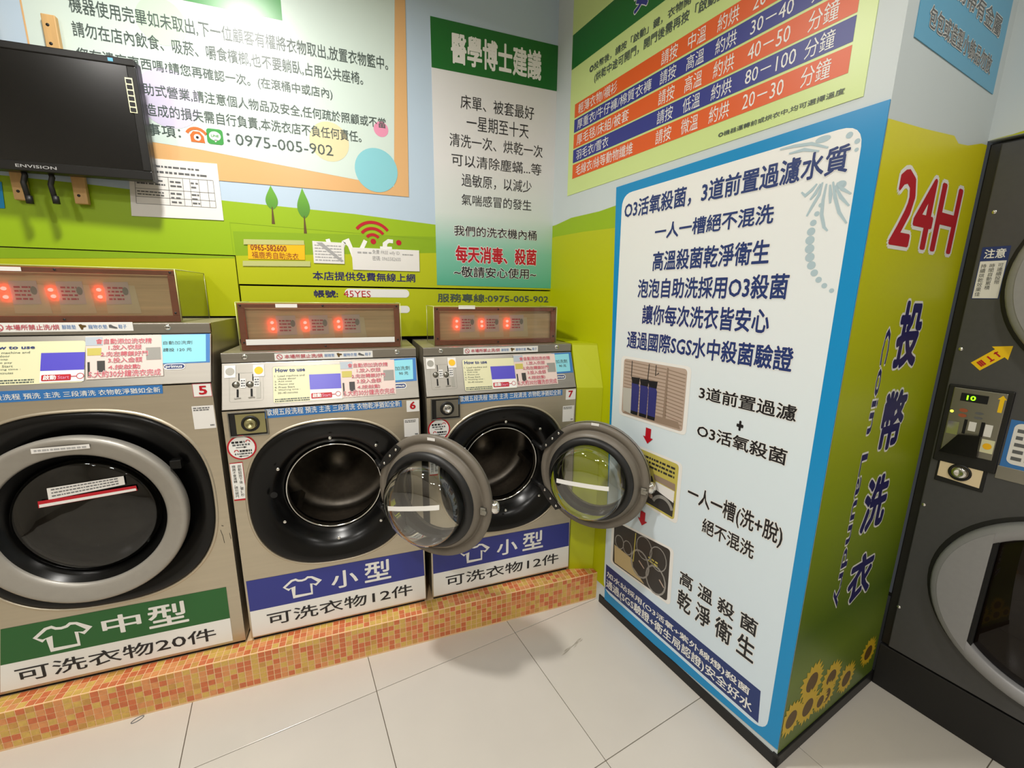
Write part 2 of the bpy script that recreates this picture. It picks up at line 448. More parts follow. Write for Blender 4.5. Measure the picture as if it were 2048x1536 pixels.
# two printed trees
for (a, b, c, d, e) in (((-.3096,1.8958), (-.311,1.8021), (-.3123,1.7476), .0225, 0), ((-.1941,1.8969), (-.1943,1.7753), (-.195,1.7172), .0240, 0)):
    top, bot, root = a, b, c; mb = MB(); pts = []
    for k in range(13):
        t = k / 12; wd = d * math.sin(math.pi * (t * .97 + .02) ** 1.5) ** .8 if t < 1 else 0
        pts.append((top[0] + (bot[0] - top[0]) * t + wd, top[1] + (bot[1] - top[1]) * t))
    ctr = [(top[0] + (bot[0] - top[0]) * k / 12, top[1] + (bot[1] - top[1]) * k / 12) for k in range(13)]
    left = [(2 * ctr[k][0] - pts[k][0], pts[k][1]) for k in range(13)]
    poly(mb, FB, pts + left[::-1][1:-1], .0012); t = mb.build('mural_tree', 'tree_green', wb)
    mb = MB(); poly(mb, FB, [(root[0] - .006, root[1]), (root[0] + .006, root[1]), (bot[0] + .0015, bot[1] + .012), (bot[0] - .0015, bot[1] + .012)], .0014); mb.build('tree_trunk', 'tree_brown', t)
# printed wifi sign
def px_strokes(name, m, fr, parent, items, h):
    mb = MB()
    for k, (pts, wd) in enumerate(items): stroke(mb, fr, pts, wd, h + 5e-5 * k)
    return mb.build(name, m, parent)
px_strokes('wifi_lettering', 'print_white', FB, wb, [([(-.1105,1.6997), (-.0977,1.6548), (-.0818,1.6221), (-.0621,1.6439), (-.0449,1.6908), (-.0323,1.6957), (-.0213,1.6753), (-.0075,1.6294), (.0094,1.6344), (.0281,1.6693), (.0446,1.7019)], .017),
    ([(.0767,1.6695), (.0746,1.6286)], .017), ([(.1624,1.704), (.1429,1.7051), (.1272,1.6935), (.1221,1.6305)], .016), ([(.1048,1.6752), (.1568,1.6756)], .010), ([(.1852,1.6704), (.1837,1.6331)], .017)], .0014)
mb = MB()
for c in ((.0772,1.6995), (.1875,1.6999)): poly(mb, FB, circpts(c, .0118, 20), .0016)
wc = (.076,1.6973)
stroke(mb, FB, arcpts(wc, .083, 38, 142, 18), .0125, .0016); stroke(mb, FB, arcpts(wc, .057, 38, 142, 16), .0125, .0016); stroke(mb, FB, arcpts(wc, .031, 38, 142, 12), .0125, .0016)
mb.build('wifi_waves', 'print_red', wb)
text(FB, wb, '本店提供免費無線上網', (-.1806,1.5262), (.2556,1.5642), 'print_deepnavy', .02)
# lower boards under the mural (black gaps between them)
FBp = Fr((0, YB - .004, 0), (1, 0, 0), Z, (0, -1, 0))
mb = MB(); prism(mb, FBp, rectpts((-2.42, 1.373), (-.4635, 1.6125)), -.03, 0); p1 = mb.build('wall_board', 'mural_yellow', wb)
shape(FBp, p1, 'mural_hill_strip', [(-2.42, 1.567), (-1.18, 1.5755), (-.4640, 1.606), (-.4640, 1.6122), (-2.42, 1.6122)], 'mural_green', .0006)
mb = MB(); prism(mb, FBp, rectpts((-.4575, 1.276), (1.12, 1.4965)), -.03, 0); p2 = mb.build('wall_board', 'mural_yellow', wb)
mb = MB(); poly(mb, FBp, rrpts((-.055, 1.4555), (.2255, 1.4925), .018), .0007); poly(mb, FBp, rrpts((-.055, 1.385), (.2255, 1.418), .016), .0007); mb.build('pill_field', 'print_white', p2)
text(FBp, p2, '帳號:', (-.1811,1.4528), (-.0838,1.4844), 'print_deepnavy', .02)
text(FBp, p2, '45YES', (-.0605,1.4553), (.0541,1.4839), 'print_red', .0)
text(FBp, p2, '服務專線:0975-005-902', (.3576,1.4368), (.9384,1.4776), 'print_text', .015)
# black backing behind the washers, its colour standing in for the recess's shade
mb = MB(); box(mb, -2.42, 1.3, 2.36, 2.42, -.05, 1.75); struct(mb, 'shade_backing', 'gap_black')
# pillar
mb = MB(); box(mb, 0, .648, 0, 1.52, -.05, CEIL, fr=Fr(PC, PN, PD, Z)); wc_ = struct(mb, 'wall_pillar', 'wall_pale')
shape(FC, wc_, 'mural_hill', [(-1.45, 1.70), (-.6, 1.78), (-.6, 1.85), (-.885, 1.842), (-1.0, 1.835), (-1.2, 1.838), (-1.33, 1.822), (-1.45, 1.82)], 'mural_lime', .0006)
shape(FC, wc_, 'mural_meadow', [(-1.45, 1.02), (-.6, 1.02), (-.6, 1.775), (-.873, 1.752), (-1.1, 1.763), (-1.325, 1.766), (-1.45, 1.76)], 'mural_yellow', .0009)
shape(FC, wc_, 'mural_meadow', [(-1.2, .1), (-.6, .1), (-.6, 1.02), (-1.2, 1.02)], 'mural_yellow', .0009)
shape(FD, wc_, 'mural_field', [(.0, .05), (.646, .05), (.646, 1.93), (.60, 1.927), (.5, 1.905), (.43, 1.898), (.391, 1.911), (.2, 1.893), (0, 1.878)], 'field_print_shade', .0008)
text(FD, wc_, '24H', (.112, 1.608), (.535, 1.793), 'print_red', .02, .0016, ('print_white', .06))
for ch, bl, tr in (('投', (.2777,1.2708), (.4371,1.4678)), ('幣', (.2868,1.0103), (.4406,1.2018)), ('洗', (.2767,.7355), (.4417,.926)), ('衣', (.2768,.4755), (.4442,.6498))):
    text(FD, wc_, ch, bl, tr, 'print_deepnavy', .036, .0016, ('print_white', .07))
text(FD, wc_, 'Coin Laundry', (.184, .50), (.236, 1.392), 'print_deepnavy', .012, .0016, ('print_white', .05), -90)
rnd = random.Random(4); zf = 0
for c, r in (((.1489,.251), .078), ((.2878,.1968), .072), ((.4158,.1304), .068), ((.5705,.1697), .066), ((.1502,.1516), .072), ((.0497,.1605), .07), ((.2745,.1334), .06), ((.2362,.1291), .05)):
    pts = []
    for k in range(36):
        a = 2 * math.pi * k / 36; q = r * ((1.0 if k % 2 else .74) * rnd.uniform(.9, 1.05)); pts.append((min(.644, max(.002, c[0] + q * math.cos(a))), max(.052, c[1] + q * math.sin(a))))
    zf += 6e-5; s = shape(FD, wc_, 'mural_sunflower', pts, 'petal_yellow', .0012 + zf)
    shape(FD, s, 'flower_heart', [(min(.644, max(.002, x)), y) for x, y in circpts((c[0], c[1] - .004), r * .46, 18)], 'petal_brown', .00123 + zf)
# black skirting of the pillar
mb = MB(); box(mb, -.006, .66, -.006, .012, 0, .048, .003, fr=Fr(PC, PN, PD, Z)); box(mb, -.006, .012, -.006, .85, 0, .042, .003, fr=Fr(PC, PN, PD, Z))
struct(mb, 'baseboard_pillar', 'black')
# wall above and beside the dryers
mb = MB(); box(mb, .0, 3.2, 1.942, CEIL, -.1, 0, fr=FR); wr = struct(mb, 'wall_right', 'wall_pale')
mb = MB(); box(mb, .80, 3.2, -.05, 1.942, -.1, 0, fr=FR); mb.build('wall_lower', 'wall_room', wr)
shape(FR, wr, 'mural_meadow', [(0.002, 1.943), (.9, 1.943), (.9, 1.985), (.12, 1.958), (.05, 1.946)], 'mural_yellow', .0008)
# mosaic-tiled plinth under the washers
mb = MB(); box(mb, -2.4, 1.035, YT, 2.3, -.01, .1430, .003); trim = struct(mb, 'trim_1', 'grout_orange')
PIT = .0236; PIT_Z = .0226
tmesh = {}
def mosaic_mesh(kind, mi):
    if (kind, mi) not in tmesh:
        m = MB(); s = PIT / 2 - .0016
        if kind == 'f': box(m, -s, s, -.0013, 0, -PIT_Z / 2 + .0016, PIT_Z / 2 - .0016, .0006)
        else: box(m, -s, s, -s, s, 0, .0013, .0006)
        o = m.build('mosaic_tile', 'mosaic_%d' % mi, trim); tmesh[(kind, mi)] = (o, [False])
    return tmesh[(kind, mi)]
rnd = random.Random(11); cells = []
nx = int((1.03 + 1.34) / PIT)
for i in range(nx):
    x = -1.33 + PIT * (i + .5)
    for r in range(6):
        cells.append(('f', x, YT, .1420 - PIT_Z * (r + .5)))
    for r in range(3):
        cells.append(('t', x, YT + PIT * (r + .55), .1430))
def apparent(c):
    p = Vector((c[1], c[2], c[3])) - Vector((0, 0, 1.463)); d = p.length
    inx = p.dot(CAM_R) / p.dot(CAM_F); iny = p.dot(CAM_U) / p.dot(CAM_F)
    vis = abs(inx) < 1.22 and abs(iny) < .92
    n = Vector((0, -1, 0)) if c[0] == 'f' else Vector((0, 0, 1))
    return (1 if vis else 0) * abs(n.dot(p)) / d ** 3 * (1 if c[0] == 'f' else .8)
cells.sort(key=apparent, reverse=True)
rest = MB()
for k, c in enumerate(cells):
    mi = rnd.choices([0, 1, 2, 3], [.36, .30, .22, .12])[0]
    if k < 300:
        proto, used = mosaic_mesh(c[0], mi)
        if not used[0]: o = proto; used[0] = True
        else:
            o = proto.copy(); COL.objects.link(o); o.parent = trim
        o.location = c[1:]
    else:
        s = PIT / 2 - .0016; x, y, z = c[1:]
        if c[0] == 'f': box(rest, x - s, x + s, y - .0013, y, z - PIT_Z / 2 + .0016, z + PIT_Z / 2 - .0016, .0, mi)
        else: box(rest, x - s, x + s, y - s, y + s, z, z + .0013, 0, mi)
o = rest.build('mosaic_tiles', ['mosaic_0', 'mosaic_1', 'mosaic_2', 'mosaic_3'], trim); o['kind'] = 'stuff'
# green filler boards between washer 7 and the pillar
def pillar_x(y): return PC.x + PD.x * (y - PC.y) / PD.y - .002
mb = MB()
prof = [(YW + .004, .144), (YW + .004, 1.066), (1.714, 1.254), (1.714, 1.262), (YB - .006, 1.262), (YB - .006, 1.244), (1.74, 1.244), (YW + .03, 1.05), (YW + .03, .144)]
dy = [-.036, -.036, -.044, -.044, 0, 0, -.02, -.02, -.02]
V = [(.909, y, z) for y, z in prof] + [(pillar_x(y + d), y + d, z) for (y, z), d in zip(prof, dy)]; n = len(prof)
mb.add(V, [[i, (i + 1) % n, (i + 1) % n + n, i + n][::-1] for i in range(n)] + [list(range(n)), list(range(n, 2 * n))[::-1]])
struct(mb, 'trim_2', 'mural_yellow')

# ================================================================== WASHERS
def plate_with_hole(mb, x0, x1, z0, z1, c, r, sup, y, n=96):
    """front sheet at depth y with a superellipse hole"""
    ang = sorted([2 * math.pi * i / n for i in range(n)] + [math.atan2(zz - c[1], xx - c[0]) % (2 * math.pi) for xx in (x0, x1) for zz in (z0, z1)])
    I, O = [], []
    for a in ang:
        ct, st = math.cos(a), math.sin(a); q = r / (abs(ct) ** sup + abs(st) ** sup) ** (1 / sup)
        I.append((c[0] + q * ct, y, c[1] + q * st))
        k = min(((x1 - c[0]) / ct if ct > 1e-9 else ((x0 - c[0]) / ct if ct < -1e-9 else 1e9)), ((z1 - c[1]) / st if st > 1e-9 else ((z0 - c[1]) / st if st < -1e-9 else 1e9)))
        O.append((c[0] + k * ct, y, c[1] + k * st))
    m = len(ang); mb.add(I + O, [[i, (i + 1) % m, (i + 1) % m + m, i + m][::-1] for i in range(m)])
def tshirt(fr, parent, bl, tr, m, wd):
    P = [(.33, .95), (.22, .92), (0, .62), (.12, .45), (.25, .55), (.25, 0), (.75, 0), (.75, .55), (.88, .45), (1, .62), (.78, .92), (.67, .95), (.6, .86), (.5, .83), (.4, .86)]
    mb = MB(); stroke(mb, fr, [(bl[0] + a * (tr[0] - bl[0]), bl[1] + b * (tr[1] - bl[1])) for a, b in P], wd, .0016, True); return mb.build('shirt_icon', m, parent)
def dome(parent, fr, c, r, m='chrome', name='screw', h=0, up=.45):
    mb = MB(); disc(mb, fr.p(c[0], c[1], h), fr.n, r, 14, 0, r * up); return mb.build(name, m, parent)
def lerp(a, b, t): return a + (b - a) * t
def inq(q, a, b):
    """point at fractions (a right, b down) of quad q = TL, TR, BR, BL"""
    t = (lerp(q[0][0], q[1][0], a), lerp(q[0][1], q[1][1], a)); u = (lerp(q[3][0], q[2][0], a), lerp(q[3][1], q[2][1], a))
    return (lerp(t[0], u[0], b), lerp(t[1], u[1], b))

def lathe_door(root, c, ax, R, closed, grey='door_grey'):
    pass

def bowl_prof(s=1.0):
    return [(.151 * s, .012), (.151 * s, .055), (.149 * s, .088), (.143 * s, .106), (.130 * s, .117), (.10 * s, .124), (.06 * s, .128), (.0005, .129)]
def bowl_h(r, s=1.0):
    P = bowl_prof(s)
    for (r1, h1), (r0, h0) in zip(P, P[1:]):
        if r0 <= r <= r1: return h1 + (h0 - h1) * (r1 - r) / (r1 - r0)
    return .06

def open_door(root, c, alpha, tilt_tape=0, k_=1.0):
    """round door swung open: its inner side with gasket and glass bowl looks out"""
    a = math.radians(90 + alpha); ax = Vector((math.cos(a), math.sin(a), 0))        # inner normal
    far = Vector((-math.cos(math.radians(alpha)), -math.sin(math.radians(alpha)), 0))   # hinge -> handle side
    c = Vector(c); R = .24 * k_
    mb = MB(); lathe(mb, c, ax, [(r_ * k_, h_) for r_, h_ in [(.150, -.03), (.150, -.044), (.19, -.046), (.226, -.036), (.239, -.018), (.241, -.006), (.238, .002), (.214, .004), (.211, -.002), (.206, -.002), (.204, .006), (.196, .020), (.186, .027), (.176, .027), (.172, .02)]], 72)
    d = mb.build('door', 'door_grey', root); tag(d, 'open round door with black gasket and bulging glass bowl')
    mb = MB(); lathe(mb, c, ax, [(r_ * k_, h_) for r_, h_ in [(.186, .022), (.185, .034), (.178, .043), (.166, .045), (.156, .040), (.150, .028), (.149, .01)]], 72); mb.build('gasket', 'rubber', d)
    mb = MB(); lathe(mb, c, ax, bowl_prof(), 64); mb.build('glass_bowl', 'bowl_glass', d)
    # strip of white tape across the bowl
    mb = MB(); V = []; k = 22
    for i in range(k + 1):
        u = -.108 + .212 * i / k
        for w_ in (-.0065, .0115):
            v = w_ + .012 + u * tilt_tape; r = math.hypot(u, v); V.append(c + far * u + Z * v + ax * (bowl_h(r) + .0012))
    mb.add(V, [[2 * i, 2 * i + 1, 2 * i + 3, 2 * i + 2] for i in range(k)], 0, True); mb.build('tape_strip', 'print_white', d)
    # outer silver cap, handle and catch on the swinging side
    mb = MB(); lathe(mb, c, -ax, [(.232, .014), (.232, .034), (.215, .048), (.165, .052), (.150, .046)], 64); mb.build('outer_ring', 'ring_silver', d)
    hc = c + far * (R - .004) - ax * .024 + Z * (-.006); e = (far * .92 - ax * .39).normalized()
    mb = MB(); prof = [(.0004, .026), (.008, .0255), (.015, .0225), (.0195, .016), (.021, .008), (.019, 0), (.016, -.008), (.018, -.016)]; lathe(mb, hc, e, prof, 24)
    mb.v = [tuple(hc + (Vector(q) - hc) + Z * ((Vector(q) - hc).z * .22)) for q in mb.v]; mb.build('handle', 'chrome', d)
    mb = MB(); q = c + far * .214 + ax * .004 + Z * (-.012)
    fr = Fr(q, far, Z, ax); box(mb, -.012, .010, -.014, .014, -.004, .008, .002, fr=fr); box(mb, -.004, .016, -.004, .006, .004, .014, .0015, fr=fr); mb.build('catch', 'dull_metal', d)
    # small tag on the flange
    mb = MB(); q = c + Z * .227 + far * .004 + ax * .0042; fr = Fr(q, far, Z, ax); poly(mb, fr, rectpts((-.016, -.005), (.016, .006)), .0006); mb.build('tag', 'paper_white', d)
    # two hinges: black plates on the ring, knuckle arms to the machine front
    for s in (1, -1):
        fr = Fr(c, far, Z * s, ax); mb = MB()
        prism(mb, fr, [(-.226, .075), (-.186, .105), (-.128, .172), (-.152, .186), (-.196, .142), (-.236, .085)], .003, .010)
        p0 = fr.p(-.222, .088, .004); p1 = Vector((p0.x - .010, p0.y * .55 + .002, p0.z)); p2 = Vector((p0.x - .016, .012, p0.z + s * .004))
        tube(mb, [p0, (p0 + p1) / 2 + Vector((-.002, -.003, 0)), p1, p2], .010, 8)
        h = mb.build('hinge', 'black', d)
        for q in ((-.150, .166), (-.178, .138), (-.206, .104)): dome(d, fr, q, .0058, 'chrome', 'screw', .010)
    return d

def washer_small(name_no, cx, label, door_c, door_a, tape, dk=1.0):
    root = empty('washing_machine', (cx, YW, .15), label, 'washing machine', 'coin washers in a row on the mosaic plinth')
    X = .335; HB = .918; HT = 1.109
    FF = Fr((0, 0, 0), (1, 0, 0), Z, (0, -1, 0))
    sl = Vector((0, .064, .156)).normalized(); FP = Fr((0, 0, HB), (1, 0, 0), sl, Vector((1, 0, 0)).cross(sl)); SL = math.hypot(.064, .156)
    FS = Fr((0, .064, 0), (1, 0, 0), Z, (0, -1, 0))
    # casing
    mb = MB(); prof = [(.003, .007), (.003, HB), (.067, HB + .156), (.067, HT - .004), (.071, HT), (.62, HT), (.62, .007)]; n = len(prof)
    V = [(-X, y, z) for y, z in prof] + [(X, y, z) for y, z in prof]
    mb.add(V, [list(range(n)), list(range(2 * n - 1, n - 1, -1)), [4, 5, 5 + n, 4 + n][::-1], [5, 6, 6 + n, 5 + n][::-1], [3, 4, 4 + n, 3 + n][::-1]]); body = mb.build('casing', 'steel', root)
    mb = MB(); box(mb, -X + .006, X - .006, .008, .6, -.0068, .007); mb.build('foot_shadow', 'gap_black', root)  # black base strip, its colour stands in for the shadow gap under the casing
    mb = MB(); c0 = (0, .564); rs = .2905; sup = 2.45
    plate_with_hole(mb, -X, X, .007, HB - .003, c0, rs, sup, 0); mb.build('front_panel', 'steel', root)
    mb = MB(); lathe(mb, (0, 0, .564), (0, -1, 0), [(rs + .0075, .0), (rs + .005, .003), (rs + .002, .004), (rs - .001, .002), (rs - .003, -.004)], 96, sup=[sup] * 5); mb.build('rim', 'steel', root)
    mb = MB(); box(mb, -X, X, -.001, .02, 0, SL - .002, .002, fr=Fr(FP.o, FP.u, FP.n, FP.v)); cp = None
    mb = MB(); box(mb, -X, X, .001, SL - .0015, -.012, .0012, .002, fr=FP); cp = mb.build('control_panel', 'steel_panel', root)
    mb = MB(); box(mb, -X, X, HB + .157, HT, -.012, .0012, .002, fr=FS); ts = mb.build('top_strip', 'steel_panel', root)
    # black surround, drum
    mb = MB(); lathe(mb, (0, 0, .564), (0, 1, 0), [(rs - .002, -.001), (.282, -.009), (.262, -.007), (.240, .004), (.222, .012), (.208, .030), (.196, .050), (.184, .068), (.176, .074), (.176, .11)], 96, sup=[sup, sup, 2.35, 2.2, 2.1, 2, 2, 2, 2, 2])
    bz = mb.build('door_surround', 'bezel_black', root)
    mb = MB(); lathe(mb, (0, 0, .564), (0, 1, 0), [(.179, .068), (.1775, .064), (.1745, .0635), (.172, .067), (.171, .074), (.173, .09)], 72); mb.build('drum_rim', 'chrome', root)
    mb = MB(); lathe(mb, (0, 0, .564), (0, 1, 0), [(.173, .085), (.20, .092), (.235, .098), (.25, .11), (.252, .36), (.24, .385), (.20, .392), (.12, .385), (.07, .36), (.055, .335), (.0005, .33)], 72); dr = mb.build('drum', 'drum_steel', root)
    for k in range(3):
        a = math.radians(100 + 120 * k); mb = MB(); e = Vector((math.cos(a), 0, math.sin(a))); t_ = Vector((-math.sin(a), 0, math.cos(a)))
        V = []
        for y in (.12, .35):
            for u, r in ((-.035, .252), (-.012, .205), (.012, .205), (.035, .252)):
                V.append(Vector((0, y, .564)) + e * r + t_ * u)
        mb.add(V, [[0, 1, 5, 4], [1, 2, 6, 5], [2, 3, 7, 6], [0, 3, 2, 1], [4, 5, 6, 7]], 0); mb.build('lifter', 'drum_steel', dr)
    for k, q in enumerate(((-.0009,.7883), (.1617,.7407), (-.1835,.6862), (-.1789,.4746), (.0032,.3722), (.1649,.419))): dome(bz, FF, q, .0062, 'chrome', 'screw', .004 if k else .006)
    mb = MB(); disc(mb, FF.p((-.2055,.5867)[0], (-.2055,.5867)[1], .001), (0, -1, 0), .012, 16); mb.build('latch_hole', 'gap_black', bz)
    for q in ((-.2628,1.0941), (.2613,1.0954)):
        s = dome(ts, FS, q, .0105, 'chrome', 'screw', .001, .5); mb = MB(); box(mb, q[0] - .006, q[0] + .006, q[1] - .0012, q[1] + .0012, .0045, .0068, fr=FS); mb.build('screw_slot', 'gap_black', ts)
    # lock box in the front
    q0, q1 = (-.317,.8248), (-.2029,.9115)
    mb = MB(); x0, z0, x1, z1 = q0[0] + .001, q0[1], q1[0], q1[1] - .004
    for (a, b, c_, d_) in ((x0 - .004, x1 + .004, z0 - .004, z0), (x0 - .004, x1 + .004, z1, z1 + .004), (x0 - .004, x0, z0, z1), (x1, x1 + .004, z0, z1)): box(mb, a, b, c_, d_, -.004, .005, .001, fr=FF)
    lk = mb.build('coin_lock', 'dull_metal', root)
    mb = MB(); poly(mb, FF, rectpts((x0, z0), (x1, z1)), .0006); mb.build('lock_recess', 'black', lk)
    mb = MB(); poly(mb, FF, rectpts((x0 + .018, z0 + .006), (x1 - .004, z1 - .006)), .0012); mb.build('lock_plate', 'brass' if name_no == '6' else 'dull_metal', lk)
    lc = ((x0 + x1) / 2 + .006, (z0 + z1) / 2)
    mb = MB(); lathe(mb, FF.p(lc[0], lc[1], 0), FF.n, [(.029, .0013), (.028, .006), (.021, .006), (.020, .002)], 28); mb.build('lock_ring', 'black', lk)
    mb = MB(); lathe(mb, FF.p(lc[0], lc[1], 0), FF.n, [(.019, .001), (.018, .012), (.012, .013), (.010, .010), (.004, .010), (.003, .006), (.0004, .006)], 24); mb.build('lock_barrel', 'brass' if name_no == '6' else 'chrome', lk)
    # ---- control panel furniture
    a, b = (-.3115,.0287), (-.2077,.1311)
    mb = MB(); stroke(mb, FP, rrpts(a, b, .006, 3), .0022, .0018, True); cpn = mb.build('coin_slot_plate', 'dull_metal', root)
    for q0, q1, m, inner in (((-.3259,.115), (-.2917,.1593), 'paper_white', 'dull_metal'), ((-.2377,.1158), (-.2033,.1592), 'paper_white', 'print_yellow')):
        s = shape(FP, cpn, 'coin_sticker', rectpts(q0, q1), m, .003); cc = ((q0[0] + q1[0]) / 2, (q0[1] + q1[1]) / 2); mb = MB(); poly(mb, FP, circpts(cc, (q1[0] - q0[0]) * .40, 20), .0036); mb.build('coin_print', inner, s)
    mb = MB(); [poly(mb, FP, rectpts(p, q), .0024) for p, q in (((-.2838,.1029), (-.2806,.1298)), ((-.241,.1005), (-.2375,.1258)), ((-.2895,.0427), (-.2835,.0725)), ((-.247,.0433), (-.2407,.0725)))]; mb.build('coin_slot', 'gap_black', cpn)
    mb = MB(); box(mb, (-.2295,.0367)[0], (-.2156,.0358)[0], (-.2295,.0367)[1], (-.2286,.0962)[1], 0, .0026, fr=FP); mb.build('coin_chute', 'dull_metal', cpn)
    for q in ((-.2915,.0897), (-.2488,.0883)):
        mb = MB(); lathe(mb, FP.p(q[0], q[1]), FP.n, [(.0115, .001), (.0115, .004), (.008, .0045), (.0078, .008), (.006, .0095), (.0004, .010)], 20); mb.build('button', 'dull_metal', cpn)
    for q in ((-.2867,.0407), (-.2441,.0413)):
        mb = MB(); stroke(mb, FP, [(q[0] - .010, q[1] - .001), (q[0], q[1] + .001), (q[0] + .010, q[1])], .004, .0045); mb.build('coin_lip', 'chrome', cpn)
    for p, q in (((-.278,.0766), (-.2616,.1098)), ((-.2359,.0794), (-.219,.1121))):
        s = shape(FP, cpn, 'price_tag', rectpts(p, q), 'paper_white', .0032); dashes(FP, s, (p[0] + .002, p[1] + .003), (q[0] - .002, q[1] - .003), 3, 'print_grey', 3, .0036)
    a, b = (-.1774,.0143), (.0547,.1502)
    ip = shape(FP, root, 'instruction_plate', rrpts(a, b, .008), 'plate_cream', .0022)
    mb = MB(); stroke(mb, FP, rrpts(a, b, .008), .003, .0024, True); mb.build('plate_rim', 'dull_metal', ip)
    text(FP, ip, 'How to use', (-.1687,.1279), (-.0711,.1421), 'print_navy', .03, .003)
    lw = (b[0] - a[0])
    rows = ['1. Load machine and', '   close door', '2. Add soap', '3. Please pay', '4. Press Start', '5. Washing time :', '   30~40 minutes']; wid = [.098, .060, .056, .063, .065, .082, .064]
    ytop = (-.1715,.117)[1]; xl = (-.1715,.117)[0]; step = .0104
    for k, (r_, w_) in enumerate(zip(rows, wid)):
        ind = .010 if r_.startswith(' ') else 0
        text(FP, ip, r_.strip(), (xl + ind, ytop - step * k - .0068), (xl + ind + w_, ytop - step * k), 'print_text', .0, .003)
    dashes(FP, ip, (xl, a[1] + .003), (xl + .112, a[1] + .0175), 2, 'print_text', 9, .003, .5)
    s0 = [(-.0581,.114), (.0492,.1134), (.05,.056), (-.0567,.0576)]
    shape(FP, ip, 'violet_film', s0, 'print_violet', .0032)
    shape(FP, ip, 'start_label', [(-.0567,.0576), (.0512,.0559), (.0511,.0173), (-.0561,.0173)], 'print_white', .003)
    shape(FP, ip, 'start_field', rrpts((-.0534,.0234), (.0168,.0432), .003), 'print_red', .0036)
    text(FP, ip, '啟動', (-.0491,.0269), (-.0191,.0419), 'print_white', .03, .0042); text(FP, ip, 'Start', (-.0163,.0276), (.0124,.0397), 'print_pink', .01, .0042)
    mb = MB(); stroke(mb, FP, circpts((.0381,.0361), .0085, 20), .002, .0038, True); stroke(mb, FP, [(.0164,.0349), (.0285,.0352)], .003, .0038); mb.build('start_mark', 'print_pinkred', ip)
    # notice photo with red writing, cyan price card
    cq = [(.2427,.1616), (.3323,.1654), (.3287,.0689), (.24,.0659)]
    cc = shape(FP, root, 'price_card_back', [(.2332,.162), (.3323,.1644), (.3298,.0699), (.2306,.0674)], 'strip_blue', .002)
    tag(cc, 'cyan price card on blue backing')
    shape(FP, cc, 'price_card', [(.2251,.1552), (.3199,.1576), (.3166,.0767), (.2198,.074)], 'print_cyan', .0028)
    text(FP, cc, '加洗劑', (.249,.1146), (.3061,.1314), 'print_text', .0, .0034); text(FP, cc, '90 元', (.263,.0958), (.2986,.1082), 'print_text', .01, .0034)
    pr = shape(FP, root, 'maker_badge', rrpts((.2195,.0422), (.2874,.0621), .010), 'print_navy', .002)
    mb = MB(); stroke(mb, FP, rrpts((.2195,.0422), (.2874,.0621), .010), .0025, .0026, True); mb.build('badge_edge', 'print_white', pr)
    text(FP, pr, 'primus', (.2253,.0448), (.2814,.0585), 'print_white', .02, .0028)
    nq = [(.0496,.1602), (.2482,.1594), (.2464,.0217), (.0521,.0192)]
    notice(FP, root, nq, int(name_no))
    # ---- front stickers
    s = shape(FF, root, 'blue_strip', [(-.205,.914), (.2655,.9125), (.2664,.8872), (-.2065,.8805)], 'strip_blue', .0008)
    text(FF, s, '歐規五段洗程 預洗 主洗 三段清洗 衣物乾淨猶如全新', ((-.201,.8874)[0], (-.201,.8874)[1] + .002), ((.2595,.9049)[0], (-.201,.8874)[1] + .0268), 'print_white', .008)
    s = shape(FF, root, 'number_label', rectpts((.2837,.8644), (.3329,.9107)), 'print_white', .0008); text(FF, s, name_no, (.2961,.8743), (.3191,.9056), 'print_red', .03)
    s = shape(FF, root, 'code_label', rectpts((.2712,.7622), (.3285,.8359)), 'paper_white', .0008); p, q = (.2712,.7622), (.3285,.8359)
    dashes(FF, s, (p[0] + .004, q[1] - .016), (q[0] - .012, q[1] - .004), 2, 'print_grey', 2); dashes(FF, s, (q[0] - .016, p[1] + .006), (q[0] - .004, p[1] + .012), 1, 'print_grey', 4, .0012, .8)
    c = ((-.2882,.7811)[0], (-.2882,.7811)[1]); s = shape(FF, root, 'round_sticker', circpts(c, .0455, 40), 'print_red', .0008); shape(FF, s, 'sticker_field', circpts(c, .040, 40), 'print_white', .0012)
    dashes(FF, s, (c[0] - .030, c[1] + .016), (c[0] + .010, c[1] + .025), 1, 'print_black', 5, .0016, .8); dashes(FF, s, (c[0] - .028, c[1] + .006), (c[0] + .028, c[1] + .015), 1, 'print_grey', 6, .0016, .7)
    dashes(FF, s, (c[0] - .008, c[1] - .017), (c[0] + .032, c[1] - .008), 1, 'print_black', 7, .0016, .8); dashes(FF, s, (c[0] - .024, c[1] - .027), (c[0] + .030, c[1] - .019), 1, 'print_grey', 8, .0016, .7)
    mb = MB(); stroke(mb, FF, arcpts((c[0] + .020, c[1] + .020), .006, -10, 190, 10), .0028, .0016); mb.build('turn_arrow', 'print_red', s); mb = MB(); stroke(mb, FF, arcpts((c[0] - .018, c[1] - .014), .006, -10, 190, 10), .0028, .0016); mb.build('turn_arrow', 'print_red', s)
    mb = MB(); stroke(mb, FF, [(c[0] - .018, c[1] + .001), (c[0] + .008, c[1] + .001)], .002, .0016); poly(mb, FF, [(c[0] + .006, c[1] + .005), (c[0] + .006, c[1] - .003), (c[0] + .016, c[1] + .001)], .0016)
    stroke(mb, FF, [(c[0] - .004, c[1] - .032), (c[0] + .018, c[1] - .032)], .002, .0016); poly(mb, FF, [(c[0] - .004, c[1] - .029), (c[0] - .004, c[1] - .036), (c[0] - .014, c[1] - .032)], .0016); mb.build('arrow_print', 'print_black', s)
    s = shape(FF, root, 'tall_sticker', [(-.3323,.7271), (-.292,.728), (-.2916,.5813), (-.3322,.5832)], 'print_red', .0008)
